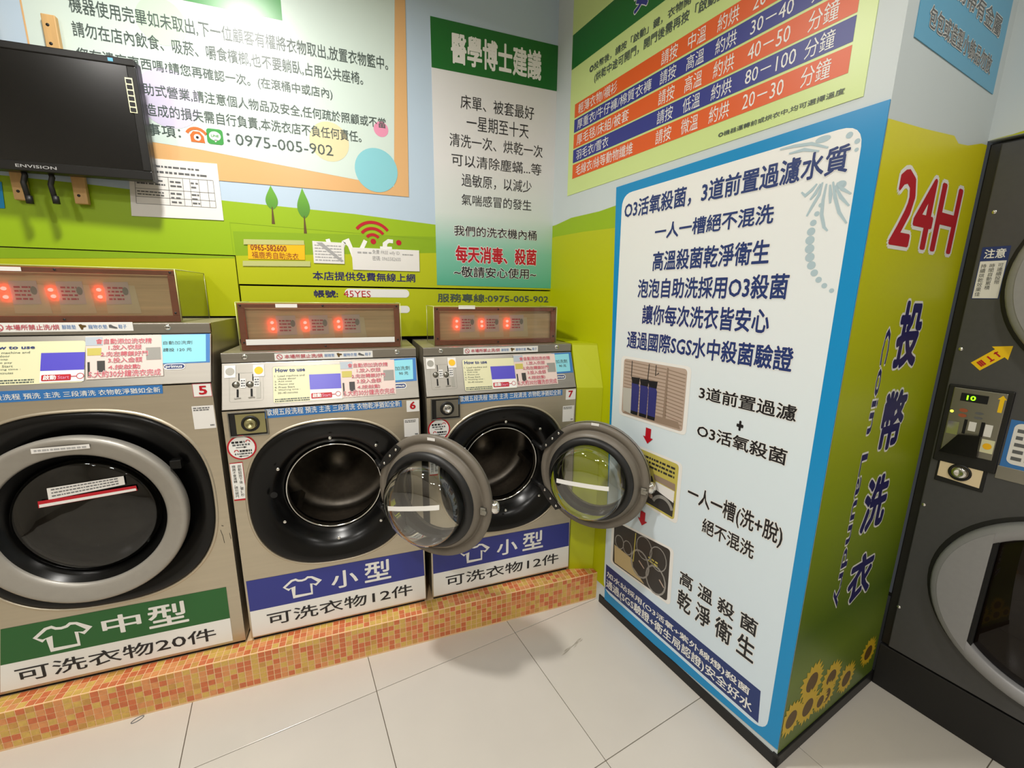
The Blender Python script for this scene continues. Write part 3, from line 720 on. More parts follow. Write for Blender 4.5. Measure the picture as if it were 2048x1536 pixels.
    p, q = (-.3304,.5858), (-.2939,.7245); p = (p[0] - .002, p[1]); q = (q[0] + .0005, q[1]); shape(FF, s, 'sticker_field', rectpts((p[0] + .001, p[1] + .003), q), 'print_white', .0012); wq = q[0] - p[0]
    text(FF, s, '\n'.join('機器才會運轉，請勿開門'), (p[0] + wq * .16, p[1] + .008), (p[0] + wq * .44, q[1] - .006), 'print_black', .0, .0016); text(FF, s, '\n'.join('啟動鈕按下後，響5秒'), (p[0] + wq * .60, p[1] + .012), (p[0] + wq * .88, q[1] - .006), 'print_black', .0, .0016)
    s = shape(FF, root, 'size_label', [(-.3286,.2549), (.3288,.2514), (.3314,.1254), (-.3284,.1241)], 'label_blue', .0008); tag(s, 'blue and white size label')
    shape(FF, s, 'capacity_field', [(-.3284,.1241), (.3314,.1254), (.3336,.0133), (-.3294,.012)], 'print_white', .0009)
    tshirt(FF, s, (-.2056,.1502), (-.0789,.2284), 'print_white', .0085)
    text(FF, s, '小', (-.0377,.1483), (.0629,.2252), 'print_white', .017, .0016); text(FF, s, '型', (.0883,.1474), (.1931,.2388), 'print_white', .017, .0016)
    text(FF, s, '可洗衣物12件', (-.275,.0457), (.2784,.1014), 'print_black', .008, .0016)
    # ban sticker on the top strip
    p, q = (-.1684,1.0779), (.1691,1.1038); s = shape(FS, root, 'ban_sticker', rectpts(p, q), 'print_white', .002)
    def sx(v): return lerp(p[0], q[0], (v - 585) / 950)
    ban_print(FS, s, sx, p[1], q[1], 630)
    open_door(root, (door_c[0] - cx, door_c[1] - YW, door_c[2] - .15), door_a, tape, dk)
    return root

def ban_print(fr, s, sx, y0, y1, x_mark):
    h = y1 - y0; mb = MB(); c = (sx(x_mark), (y0 + y1) / 2); stroke(mb, fr, circpts(c, h * .34, 20), h * .09, .0026, True); stroke(mb, fr, [(c[0] - h * .22, c[1] + h * .22), (c[0] + h * .22, c[1] - h * .22)], h * .09, .0026); mb.build('ban_mark', 'print_pinkred', s)
    text(fr, s, '本場所禁止洗/烘', (sx(675), y0 + h * .22), (sx(1035), y1 - h * .2), 'print_pinkred', .02, .0026)
    for t, a, b in (('腳踏墊', 1052, 1150), ('寵物衣墊', 1238, 1375), ('鞋子', 1457, 1518)): text(fr, s, t, (sx(a), y0 + h * .28), (sx(b), y1 - h * .26), 'strip_blue', .0, .0026)
    mb = MB(); poly(mb, fr, [(sx(1170), y0 + h * .75), (sx(1180), y0 + h * .4), (sx(1185), y0 + h * .22), (sx(1198), y0 + h * .22), (sx(1202), y0 + h * .45), (sx(1225), y0 + h * .52), (sx(1222), y0 + h * .68), (sx(1198), y0 + h * .72), (sx(1190), y0 + h * .82)], .0026); mb.build('dog_print', 'tree_brown', s)
    mb = MB(); poly(mb, fr, [(sx(1388), y0 + h * .72), (sx(1386), y0 + h * .42), (sx(1430), y0 + h * .3), (sx(1450), y0 + h * .3), (sx(1446), y0 + h * .44), (sx(1420), y0 + h * .58), (sx(1405), y0 + h * .74)], .0026); mb.build('shoe_print', 'print_grey', s)

def notice(fr, root, q, seed):
    """taped-on photo notice with red instructions"""
    n = shape(fr, root, 'photo_notice', q, 'card_pink', .0036); tag(n, 'photo notice with red washing steps')
    def blob(a0, b0, a1, b1, m): shape(fr, n, 'photo_print', [inq(q, a0, b1), inq(q, a1, b1), inq(q, a1, b0), inq(q, a0, b0)], m, .0042)
    blob(.0, .02, .22, .22, 'photo_sky'); blob(.02, .28, .2, .45, 'photo_yellow'); blob(.78, .3, .98, .6, 'photo_grey'); blob(.14, .58, .24, .84, 'photo_dark'); blob(.02, .6, .05, .95, 'photo_dark')
    for t, a0, b0, a1, b1 in (('會自動添加洗衣精', .13, .19, .87, .07), ('1.放入衣服', .29, .33, .73, .22), ('2.向左轉鎖好門', .19, .485, .81, .375), ('3.投入金額', .28, .635, .73, .52), ('4.按啟動', .28, .79, .70, .69), ('5.大約30分鐘洗衣完成', .03, .965, .97, .82)):
        text(fr, n, t, inq(q, a0, b0), inq(q, a1, b1), 'print_pinkred', .022, .005, ('print_white', .055))

washer_small('6', -.129, 'small stainless washer numbered 6 with open round door, between the medium washer and washer 7', (.2192, 1.4698, .728), 139, .22)
washer_small('7', .569, 'small stainless washer numbered 7 with open round door, beside the green filler board', (.8717, 1.4235, .7371), 132.5, .06, .96)

# ---------------------------------------------------------------- medium washer 5, door closed
def washer_medium():
    cx = -.86; root = empty('washing_machine', (cx, YW, .15), 'medium stainless washer numbered 5 with green size label and closed silver-ringed door', 'washing machine', 'coin washers in a row on the mosaic plinth')
    X = .377; HB = 1.019; HT = 1.215; dz = .161
    FF = Fr((0, 0, 0), (1, 0, 0), Z, (0, -1, 0)); sl = Vector((0, .064, dz)).normalized(); FP = Fr((0, 0, HB), (1, 0, 0), sl, Vector((1, 0, 0)).cross(sl)); SL = math.hypot(.064, dz); FS = Fr((0, .064, 0), (1, 0, 0), Z, (0, -1, 0))
    mb = MB(); prof = [(.003, .007), (.003, HB), (.067, HB + dz), (.067, HT - .004), (.071, HT), (.62, HT), (.62, .007)]; n = len(prof)
    V = [(-X, y, z) for y, z in prof] + [(X, y, z) for y, z in prof]
    mb.add(V, [list(range(n)), list(range(2 * n - 1, n - 1, -1)), [4, 5, 5 + n, 4 + n][::-1], [5, 6, 6 + n, 5 + n][::-1], [3, 4, 4 + n, 3 + n][::-1]]); mb.build('casing', 'steel', root)
    mb = MB(); box(mb, -X + .006, X - .006, .008, .6, -.0068, .007); mb.build('foot_shadow', 'gap_black', root)  # black strip drawn for the shadow gap below the medium casing
    c0 = (0, .606); rs = .340; sup = 2.5
    mb = MB(); plate_with_hole(mb, -X, X, .007, HB - .003, c0, rs, sup, 0); mb.build('front_panel', 'steel', root)
    mb = MB(); lathe(mb, (0, 0, .606), (0, -1, 0), [(rs + .0085, .0), (rs + .006, .0035), (rs + .002, .0045), (rs - .001, .002), (rs - .003, -.004)], 96, sup=[sup] * 5); mb.build('rim', 'steel', root)
    mb = MB(); box(mb, -X, X, .001, SL - .0015, -.012, .0012, .002, fr=FP); mb.build('control_panel', 'steel_panel', root)
    mb = MB(); box(mb, -X, X, HB + dz + .001, HT, -.012, .0012, .002, fr=FS); ts = mb.build('top_strip', 'steel_panel', root)
    C = Vector((0, 0, .606)); A = Vector((0, -1, 0)); CD = Vector((-.014, 0, .593))
    mb = MB(); lathe(mb, C, A, [(rs - .002, 0), (.332, .008), (.312, .006), (.296, -.006), (.27, -.02), (.2, -.03)], 96, sup=[sup, sup, 2.4, 2.2, 2, 2]); bz = mb.build('door_surround', 'bezel_black', root)
    # closed door: silver ring, black funnel, glass
    mb = MB(); lathe(mb, CD, A, [(.280, .0), (.284, .018), (.285, .033), (.281, .041), (.274, .044), (.266, .043), (.236, .033), (.226, .029), (.222, .024), (.221, .012)], 96); d = mb.build('door', 'ring_silver', root); tag(d, 'closed round door with broad silver ring')
    mb = MB(); lathe(mb, CD, A, [(.2215, .02), (.214, .008), (.204, -.006), (.196, -.014), (.190, -.03)], 80); mb.build('door_funnel', 'bezel_black', d)
    mb = MB(); lathe(mb, CD, A, [(.194, -.012), (.188, .0), (.178, .006), (.12, .013), (.06, .0165), (.0005, .0175)], 72); mb.build('door_pane', 'pane_glass', d)
    mb = MB(); lathe(mb, CD, A, [(.190, -.01), (.182, -.05), (.172, -.085), (.14, -.10), (.0005, -.108)], 64); mb.build('glass_bowl', 'bowl_glass', d)
    mb = MB(); lathe(mb, C, -A, [(.20, .03), (.24, .05), (.30, .11), (.30, .38), (.22, .41), (.0005, .40)], 72); mb.build('drum', 'drum_steel', root)
    mb = MB(); fr = Fr(C, (1, 0, 0), Z, A); box(mb, .235, .268, .128, .160, .0, .024, .004, fr=fr); mb.build('door_hinge', 'bezel_black', d)
    # labels on ring and pane
    FQ = Fr((0, -.0450, 0), (1, 0, 0), Z, (0, -1, 0))
    k = (1.6484 - .0628) / 1.6484
    def near(p, dy): s_ = (1.6484 - dy) / 1.6484; return ((p[0] + -.86) * s_ + .86, 1.463 - .15 - (1.313 - p[1]) * s_)
    P = [near(p, .0455) for p in ((-.1139,.839), (.0275,.8396), (.0279,.8253), (-.1142,.8228))]; s = shape(FQ, d, 'ring_label', P, 'paper_white', .0006); dashes(FQ, s, inq(P, .05, .8), inq(P, .95, .2), 1, 'print_lightgrey', 3, .0012, .5)
    FQ2 = Fr((0, -.0185, 0), (1, 0, 0), Z, (0, -1, 0))
    P = [near(p, .0195) for p in ((-.0972,.706), (.0988,.7209), (.0986,.6909), (-.0987,.6671))]; s = shape(FQ2, d, 'white_sticker', P, 'paper_white', .0012)
    for r in range(3):
        a, b = inq(P, .05, .18 + .28 * r), inq(P, .93, .18 + .28 * r); mb = MB(); rnd = random.Random(r); t = 0.0
        while t < .97:
            u = t + rnd.uniform(.02, .06); stroke(mb, FQ2, [(lerp(a[0], b[0], t), lerp(a[1], b[1], t)), (lerp(a[0], b[0], min(1, u)), lerp(a[1], b[1], min(1, u)))], .0035, .0018); t = u + .012
        mb.build('fine_print', 'print_grey', s)
    P = [near(p, .0195) for p in ((-.1252,.6662), (.1269,.6831), (.1285,.6649), (-.1266,.6434))]; s = shape(FQ2, d, 'red_sticker', P, 'print_red', .0015)
    P2 = [inq(P, .01, .5), inq(P, .99, .5), inq(P, .99, .95), inq(P, .01, .95)]; shape(FQ2, s, 'sticker_field', P2, 'paper_white', .002)
    for q_ in ((.2567,1.2011),):
        for xx in (q_[0], -q_[0]):
            dome(ts, FS, (xx, q_[1]), .0105, 'chrome', 'screw', .001, .5); mb = MB(); box(mb, xx - .006, xx + .006, q_[1] - .0012, q_[1] + .0012, .0045, .0068, fr=FS); mb.build('screw_slot', 'gap_black', ts)
    # control panel furniture (right part in view)
    b = (.042,.1537); a0 = (-.1418,.0222); a = (-.255, (-.1417,.0207)[1])
    ip = shape(FP, root, 'instruction_plate', rrpts(a, b, .008), 'plate_cream', .0022)
    e = (-.078,.1416); h0 = (-.0775,.1305)
    text(FP, ip, 'How to use', (e[0] - .112, h0[1]), (e[0], e[1]), 'print_navy', .03, .003)
    xl = e[0] - .116; ytop = (-.1471,.1233)[1]; step = .0104
    for k_, (r_, w_) in enumerate(zip(['1. Load machine and', 'close door', '2. Add soap', '3. Please pay', '4. Press Start', '5. Washing time :', '30~40 minutes'], [.105, .06, .056, .066, .068, .086, .07])):
        text(FP, ip, r_, (xl + (.01 if r_[0] in 'c3' and r_[1] != '.' else 0), ytop - step * k_ - .0068), (xl + w_, ytop - step * k_), 'print_text', 0, .003)
    dashes(FP, ip, (xl, a[1] + .003), (xl + .118, a[1] + .0175), 2, 'print_text', 9, .003, .5)
    p, q_ = (-.0627,.06), (.042,.1164); shape(FP, ip, 'violet_film', rectpts(p, q_), 'print_violet', .0032)
    shape(FP, ip, 'start_label', rectpts((p[0], (-.0605,.0236)[1]), (q_[0], p[1])), 'print_white', .003); shape(FP, ip, 'start_field', rrpts((-.059,.0282), (.0109,.0472), .003), 'print_red', .0036)
    text(FP, ip, '啟動', (-.0551,.031), (-.0241,.0458), 'print_white', .03, .0042); text(FP, ip, 'Start', (-.0201,.033), (.0069,.0434), 'print_pink', .01, .0042)
    mb = MB(); stroke(mb, FP, circpts((.0329,.0405), .0085, 20), .002, .0038, True); stroke(mb, FP, [(.0112,.04), (.025,.0401)], .003, .0038); mb.build('start_mark', 'print_pinkred', ip)
    cc = shape(FP, root, 'price_card_back', [(.2336,.1692), (.3742,.171), (.3739,.0698), (.2375,.0686)], 'strip_blue', .002); tag(cc, 'cyan price card on blue backing'); shape(FP, cc, 'price_card', [(.2363,.1683), (.3626,.1686), (.3631,.0737), (.2401,.0718)], 'print_cyan', .0028)
    text(FP, cc, '自動加洗劑', (.2435,.1346), (.324,.1473), 'print_text', .0, .0034); text(FP, cc, '請投 120 元', (.2438,.1107), (.3226,.1229), 'print_text', .005, .0034)
    pr = shape(FP, root, 'maker_badge', rrpts((.2458,.0505), (.3039,.0683), .010), 'print_navy', .002); mb = MB(); stroke(mb, FP, rrpts((.2458,.0505), (.3039,.0683), .010), .0025, .0026, True); mb.build('badge_edge', 'print_white', pr)
    text(FP, pr, 'primus', (.2512,.052), (.2963,.0652), 'print_white', .02, .0028)
    notice(FP, root, [(.0416,.167), (.2384,.1682), (.246,.0295), (.048,.027)], 5)
    # front stickers
    xl = -1.0876 + .86; s = shape(FF, root, 'blue_strip', [(xl - .008, (-.1508,1.0237)[1]), (.2419,1.0196), (.24,.9904), (xl - .008, (-.157,.9877)[1])], 'strip_blue', .0008)
    text(FF, s, '歐規五段洗程 預洗 主洗 三段清洗 衣物乾淨猶如全新', (xl, (.2325,.9942)[1] + .001), ((.2348,1.0125)[0], (.2349,1.0133)[1]), 'print_white', .008)
    s = shape(FF, root, 'number_label', rectpts((.3231,.9729), (.3749,1.017)), 'print_white', .0008); text(FF, s, '5', (.3387,.9796), (.3627,1.0099), 'print_red', .03)
    mb = MB(); stroke(mb, FF, rectpts((.3231,.9729), (.3749,1.017)), .0016, .0012, True); mb.build('label_edge', 'print_pinkred', s)
    s = shape(FF, root, 'code_label', rectpts((.3121,.8609), (.3745,.9414)), 'paper_white', .0008); p, q_ = (.3121,.8609), (.3745,.9414)
    dashes(FF, s, (p[0] + .004, q_[1] - .018), (q_[0] - .012, q_[1] - .004), 2, 'print_grey', 2); dashes(FF, s, (q_[0] - .016, p[1] + .008), (q_[0] - .004, p[1] + .014), 1, 'print_grey', 4, .0012, .8)
    s = shape(FF, root, 'size_label', [(-.2845,.2456), (.3373,.2475), (.336,.1152), (-.307,.1158)], 'label_green', .0008); tag(s, 'green and white size label')
    shape(FF, s, 'capacity_field', [(-.307,.1158), (.336,.1152), (.3354,.0162), (-.3243,.0161)], 'print_white', .0009)
    tshirt(FF, s, (-.2092,.1347), (-.0684,.2249), 'print_white', .0095)
    text(FF, s, '中', (-.0353,.1469), (.0738,.2188), 'print_white', .017, .0016); text(FF, s, '型', (.0926,.1378), (.211,.2263), 'print_white', .017, .0016); text(FF, s, '可洗衣物20件', (-.278,.0373), (.2854,.0926), 'print_black', .008, .0016)
    p, q_ = (.1614,1.1904), (.1654,1.2194); w0 = .42; s = shape(FS, root, 'ban_sticker', rectpts((p[0] - w0, p[1] + .001), (q_[0], q_[1])), 'print_white', .002)
    r0, r1 = (-.1432,1.1918)[0], (-.0185,1.2062)[0]; kx = (r1 - r0) / 360
    ban_print(FS, s, lambda v: r0 + (v - 675) * kx * 1.0, p[1], q_[1], 630)
    # scratch in the front sheet
    mb = MB(); stroke(mb, FF, [(.3499,.4955), (.3558,.4925)], .002, .0006); stroke(mb, FF, [(.345,.4786), (.3498,.4518), (.3516,.4254)], .0014, .0006); stroke(mb, FF, [(.3711,.4617), (.3732,.4372)], .0012, .0006); mb.build('scratch', 'black', root)
washer_medium()

# ================================================================== INDICATOR BOXES ON THE WASHERS
def indicator_box(x0, x1, zb, zt, yf, depth, leds, label, bar=None, tagq=None, seed=0):
    loc = ((x0 + x1) / 2, yf + depth / 2, zb); root = empty('indicator_box', loc, label, 'indicator box', 'red indicator boxes on the washers')
    L = Vector(loc); F0 = Fr((0, yf, 0), (1, 0, 0), Z, (0, -1, 0)).at(L)
    # brown frame of four bars
    bw = .021
    for nm, (a, b, c, d) in (('frame_bar', (x0, x1, zt - bw * .8, zt)), ('frame_bar', (x0, x1, zb, zb + bw)), ('frame_bar', (x0, x0 + bw, zb + bw, zt - bw * .8)), ('frame_bar', (x1 - bw, x1, zb + bw, zt - bw * .8))):
        mb = MB(); box(mb, a, b, c, d, -.018, -.004, .002, fr=F0); mb.build(nm, 'brown_frame', root)
    mb = MB(); box(mb, x0 + .004, x1 - .004, zb + .004, zt - .004, -.034, -.024, fr=F0); bd = mb.build('back_board', 'wood_board', root)
    # clear cover with open depth behind the board
    mb = MB(); e = .003
    V = [F0.p(a, b, c) for c in (0, -depth) for a, b in ((x0 - e, zb), (x1 + e, zb), (x1 + e, zt + e), (x0 - e, zt + e))]
    mb.add(V, [[0, 1, 2, 3], [4, 7, 6, 5], [1, 5, 6, 2], [0, 3, 7, 4], [3, 2, 6, 7]]); mb.build('clear_cover', 'acrylic', root)
    mb = MB(); [tube(mb, [F0.p(*p), F0.p(*q)], .0016, 6) for p, q in (((x0 - e, zb, 0), (x0 - e, zt + e, 0)), ((x1 + e, zb, 0), (x1 + e, zt + e, 0)), ((x0 - e, zt + e, 0), (x1 + e, zt + e, 0)), ((x1 + e, zt + e, 0), (x1 + e, zt + e, -depth)), ((x0 - e, zt + e, 0), (x0 - e, zt + e, -depth)), ((x0 - e, zb, -depth), (x0 - e, zt + e, -depth)), ((x1 + e, zb, -depth), (x1 + e, zt + e, -depth)))]; mb.build('cover_edge', 'tape_clear', root)
    for q in ((x0 + .011, zt - .008), (x1 - .011, zt - .008), (x0 + .011, zb + .03), (x1 - .011, zb + .03), ((x0 + x1) / 2, zt - .008), ((x0 + x1) / 2, zb + .01)): dome(root, F0, q, .0035, 'black', 'screw', .0002)
    for k, (p, q) in enumerate(leds):
        cx = (p[0] + q[0]) / 2; ct = (p[1] + q[1]) / 2; pw = .078
        s = shape(F0, bd, 'card', [(cx + .012, zb + .028), (cx + .102, zb + .028), (cx + .094, ct + .026), (cx + .012, ct + .034)], 'card_tan', -.0232)
        n = shape(F0, bd, 'photo_label', [(cx + .013, ct - .036), (cx + .080, ct - .034), (cx + .078, ct + .038), (cx + .012, ct + .036)], 'card_pink', -.0226)
        dashes(F0, n, (cx + .022, ct - .024), (cx + .062, ct + .024), 4, 'print_pinkred', seed + k, -.0222, .45); shape(F0, n, 'photo_print', circpts((cx + .068, ct + .008), .008, 14, .013), 'photo_grey', -.022)
        for c in (p, q):
            mb = MB(); c_ = F0.p(c[0], c[1], -.0225); lathe(mb, c_, F0.n, [(.0056, 0), (.0056, .004), (.0045, .0075), (.0025, .0092), (.0003, .0096)], 14); mb.build('led', 'led_red', root)
    if bar:
        mb = MB(); poly(mb, F0, rectpts(*bar), .0012); mb.build('white_tape', 'print_white', root)
    if tagq:
        mb = MB(); poly(mb, F0, rectpts(*tagq), .0012); mb.build('name_tag', 'paper_white', root)
    return root
indicator_box(-.409, .152, 1.2605, 1.431, 1.757, .2, [((-.3058,1.3603), (-.3045,1.3371)), ((-.1952,1.3594), (-.1932,1.3402)), ((-.0779,1.3631), (-.0769,1.3419))],
    'clear box with three red lights and a white tape bar, middle of the three', ((-.3915,1.2809), (.1286,1.3017)), ((-.2861,1.4161), (-.2145,1.4292)), 3)
indicator_box(.292, .846, 1.2605, 1.420, 1.762, .19, [((.39,1.3604), (.3897,1.3369)), ((.5003,1.3577), (.5014,1.3387)), ((.6176,1.3588), (.6178,1.3394))],
    'clear box with three red lights below the tall advice sign', None, ((.3934,1.4124), (.4649,1.4273)), 13)
indicator_box(-1.19, -.577, 1.3665, 1.538, 1.75, .29, [((-1.0226,1.4704), (-1.0217,1.4448)), ((-.9127,1.4683), (-.9086,1.4483)), ((-.7925,1.4704), (-.7919,1.4479))],
    'clear box with three red lights on the medium washer, below the monitor', None, ((-1.0231,1.5226), (-.9607,1.5349)), 23)

# ================================================================== MONITOR
loc = (-.975, YB, 1.74); root = empty('monitor', loc, 'black flat monitor hung on two wooden slats over washer 5', 'monitor')
L = Vector(loc); u = Vector((1, -.035, 0)).normalized(); v = Vector((0, -.03, 1)).normalized(); FM = Fr((-.663, 1.952, 1.8535), u, v, u.cross(v)).at(L)
W_, H_ = .63, .376
mb = MB(); box(mb, -W_, 0, 0, H_, -.045, -.004, .006, fr=FM); mb.build('housing', 'monitor_black', root)
for nm, (a, b, c, d) in (('bezel', (-W_, 0, 0, .030)), ('bezel', (-W_, 0, H_ - .022, H_)), ('bezel', (-W_, -W_ + .022, .030, H_ - .022)), ('bezel', (-.026, 0, .030, H_ - .022))):
    mb = MB(); box(mb, a, b, c, d, -.008, .004, .003, fr=FM); mb.build(nm, 'monitor_black', root)
mb = MB(); box(mb, -W_ + .02, -.024, .028, H_ - .02, -.008, .0005, fr=FM); sc = mb.build('screen', 'screen_black', root)
text(FM, root, 'ENVISION', (-.372, .010), (-.266, .0195), 'print_lightgrey', .01, .0046)
mb = MB(); poly(mb, FM, rectpts((-.034, .212), (-.013, .318)), .0048); s = mb.build('feature_sticker', 'plate_cream', root)
mb = MB(); [poly(mb, FM, rrpts((-.0315, .2145 + .0172 * k), (-.0155, .2275 + .0172 * k), .002, 2), .0054) for k in range(6)]; mb.build('sticker_icon', 'print_black', s)
mb = MB(); poly(mb, FM, rectpts((-.072, H_ - .016), (-.058, H_ - .006)), .0048); mb.build('corner_mark', 'print_skyblue', root)
for sx_ in (-.915, -1.078):
    mb = MB(); box(mb, sx_ - .019, sx_ + .019, 1.772, 2.362, .0052, .024, .003, fr=FB.at(L)); sl_ = mb.build('mounting_slat', 'slat_wood', root)
    for zz in (2.33, 2.275, 1.80): dome(sl_, FB.at(L), (sx_ - .004, zz), .005, 'black', 'screw', .024)
mb = MB(); box(mb, -1.15, -.86, 1.95, 2.10, .022, .062, .004, fr=FB.at(L)); mb.build('bracket', 'black', root)
for cx_, l in ((-1.035, .055), (-.965, .05)):
    mb = MB(); p = Vector((cx_, YB - .07, 1.865)) - L; tube(mb, [p, p + Vector((.004, 0, -.02)), p + Vector((-.004, 0, -.045)), p + Vector((.002, 0, -.05 - l))], .008, 8); tube(mb, [p + Vector((.002, 0, -.03 - l)), p + Vector((.003, 0, -.055 - l))], .010, 8); mb.build('cable_plug', 'black', root)

# ================================================================== SIGNS
def board(name, fr, pts, m, label, cat, h0=.0004, h1=.002, base=None, group=None):
    b = min(p[1] for p in pts); cu = sum(p[0] for p in pts) / len(pts); loc = fr.p(cu, b if base is None else base, 0)
    f2 = fr.at(loc); mb = MB(); prism(mb, f2, pts, h0, h1); o = mb.build(name, m, None, loc); tag(o, label, cat, group)
    return o, f2, h1
# house rules, printed with a tan frame
q = [(-1.42, 2.84), (-1.42, (-.471,1.8971)[1] + .0), (-.471,1.8971), (.2381,1.8989), (.2442,2.6215), (.268, 2.84)]
o, f2, h = board('rules_sign', FB, [(-.99, 1.89), (-.471,1.8971), (.2392,1.899), (.2555, 2.84), (-.99, 2.84)], 'print_tan', 'pale mint house rules sign with tan border and coloured dots behind the monitor', 'sign')
mint = [(-.6886,2.0103), (-.5383,2.0017), (.0458,1.9471), (.179,1.9394), (.2158, 2.80), (-1.03, 2.84), (-1.03, 2.0), (-1.0, 1.96)]
shape(f2, o, 'mint_field', [(-.985, 2.838), (-.985, 1.965), (-.6886,2.0103), (-.5383,2.0017), (.0458,1.9471), (.1767,1.9351), (.2185, 2.838)], 'print_mint', h + .0004)
for nm, c, r, m in (('pale_dot', (-.6067,2.4123), .075, 'print_palegreen'), ('lilac_dot', (-.6158,2.1641), .099, 'print_lilac'), ('cream_dot', (-.0758,2.0858), .0755, 'print_cream'), ('aqua_dot', (.1058,1.9952), .0885, 'print_aqua'), ('pink_dot', (.1325,2.1603), .030, 'print_pink')):
    pts = circpts(c, r, 40)
    if nm == 'aqua_dot': pts = [(x, max(z, 1.878)) for x, z in pts]
    shape(f2, o, nm, pts, m, h + .0008)
shape(f2, o, 'header_field', [(-.80, (-.2141,2.4939)[1]), ((-.2141,2.4939)[0], (-.2141,2.4939)[1]), ((-.2141,2.4939)[0], 2.84), (-.80, 2.84)], 'line_green', h + .0008)
for s, a, b in (('機器使用完畢如未取出,下一位顧客有權將衣物取出,放置衣物籃中。', (-.8627,2.3876), (.172,2.4388)), ('請勿在店內飲食、吸菸、嚼食檳榔,也不要躺臥,占用公共座椅。', (-.8645,2.3164), (.0692,2.3641)), ('您有遺忘東西嗎?請您再確認一次。(在滾桶中或店內)', (-.8637,2.2427), (-.0526,2.2859)),
                ('助式營業,請注意個人物品及安全,任何疏於照顧或不當', (-.6906,2.1642), (.1523,2.2056)), ('造成的損失需自行負責,本洗衣店不負任何責任。', (-.6921,2.0968), (.0506,2.14)), ('事項：', (-.6961,2.033), (-.5931,2.0734))):
    text(f2, o, s, a, b, 'print_text', .006, h + .0014)
text(f2, o, '：', (-.4439,2.0405), (-.4339,2.0718), 'print_text', .02, h + .0014); text(f2, o, '0975-005-902', (-.4154,2.0324), (-.0642,2.0729), 'print_text', .0, h + .0014)
# telephone and chat icons
a, b = (-.5721,2.0264), (-.5117,2.0791); cx_, cz_ = (a[0] + b[0]) / 2, a[1]; wd = b[0] - a[0]
mb = MB(); poly(mb, f2, [(cx_ - wd * .34, cz_), (cx_ + wd * .40, cz_), (cx_ + wd * .36, cz_ + wd * .38), (cx_ + wd * .16, cz_ + wd * .62), (cx_ - wd * .18, cz_ + wd * .62), (cx_ - wd * .36, cz_ + wd * .38)], h + .0014); stroke(mb, f2, arcpts((cx_, cz_ + wd * .22), wd * .58, 28, 152, 12), wd * .16, h + .0014); ic = mb.build('telephone_icon', 'icon_orange', o)
mb = MB(); poly(mb, f2, circpts((cx_ + wd * .02, cz_ + wd * .28), wd * .19, 20), h + .0018); mb.build('dial_print', 'print_white', ic); mb = MB(); poly(mb, f2, circpts((cx_ + wd * .02, cz_ + wd * .28), wd * .08, 14), h + .0022); mb.build('dial_print', 'print_black', ic)
a, b = (-.5096,2.0262), (-.4562,2.0803); ic = shape(f2, o, 'chat_icon', rrpts(a, b, .010), 'line_green', h + .0014); cx_, cz_ = (a[0] + b[0]) / 2, (a[1] + b[1]) / 2 + .002; wd = b[0] - a[0]
mb = MB(); poly(mb, f2, circpts((cx_, cz_), wd * .36, 24, wd * .30), h + .0018); poly(mb, f2, [(cx_ - wd * .08, cz_ - wd * .25), (cx_ + wd * .14, cz_ - wd * .25), (cx_, cz_ - wd * .42)], h + .0018); mb.build('bubble_print', 'print_white', ic); text(f2, ic, 'LINE', (cx_ - wd * .24, cz_ - wd * .07), (cx_ + wd * .24, cz_ + wd * .09), 'line_green', .03, h + .0022)
# medical advice sign
o, f2, h = board('advice_sign', FB, [(.357,1.5164), (.9546,1.5111), ((.9546,1.5111)[0] + .005, 2.625), ((.3536,2.6258)[0], 2.625)], 'md_sign', 'tall white and teal advice sign with dark green header in the corner', 'sign')
shape(f2, o, 'header_field', [(.3549,2.4332), (.9521,2.4337), ((.9546,1.5111)[0] + .005, 2.625), ((.3536,2.6258)[0], 2.625)], 'print_green', h + .0004)
text(f2, o, '醫學博士建議', (.4407,2.4634), (.8692,2.5852), 'print_white', .03, h + .001)
for s, a, b in (('床單、被套最好', (.4809,2.2918), (.8372,2.3487)), ('一星期至十天', (.5077,2.2076), (.8108,2.2711)), ('清洗一次、烘乾一次', (.4282,2.1313), (.8861,2.1865)), ('可以清除塵蟎...等', (.436,2.0506), (.8818,2.103)), ('過敏原，以減少', (.4816,1.9654), (.8321,2.0219)), ('氣喘感冒的發生', (.4806,1.8845), (.8328,1.9335))):
    text(f2, o, s, a, b, 'print_black', .0, h + .001)
text(f2, o, '我們的洗衣機內桶', (.4428,1.7461), (.8647,1.7929), 'print_black', .012, h + .001, ('print_white', .05)); text(f2, o, '每天消毒、殺菌', (.4481,1.6233), (.867,1.703), 'print_red', .03, h + .001, ('print_white', .065)); text(f2, o, '~敬請安心使用~', (.4398,1.5557), (.8668,1.6071), 'print_black', .015, h + .001, ('print_white', .05))
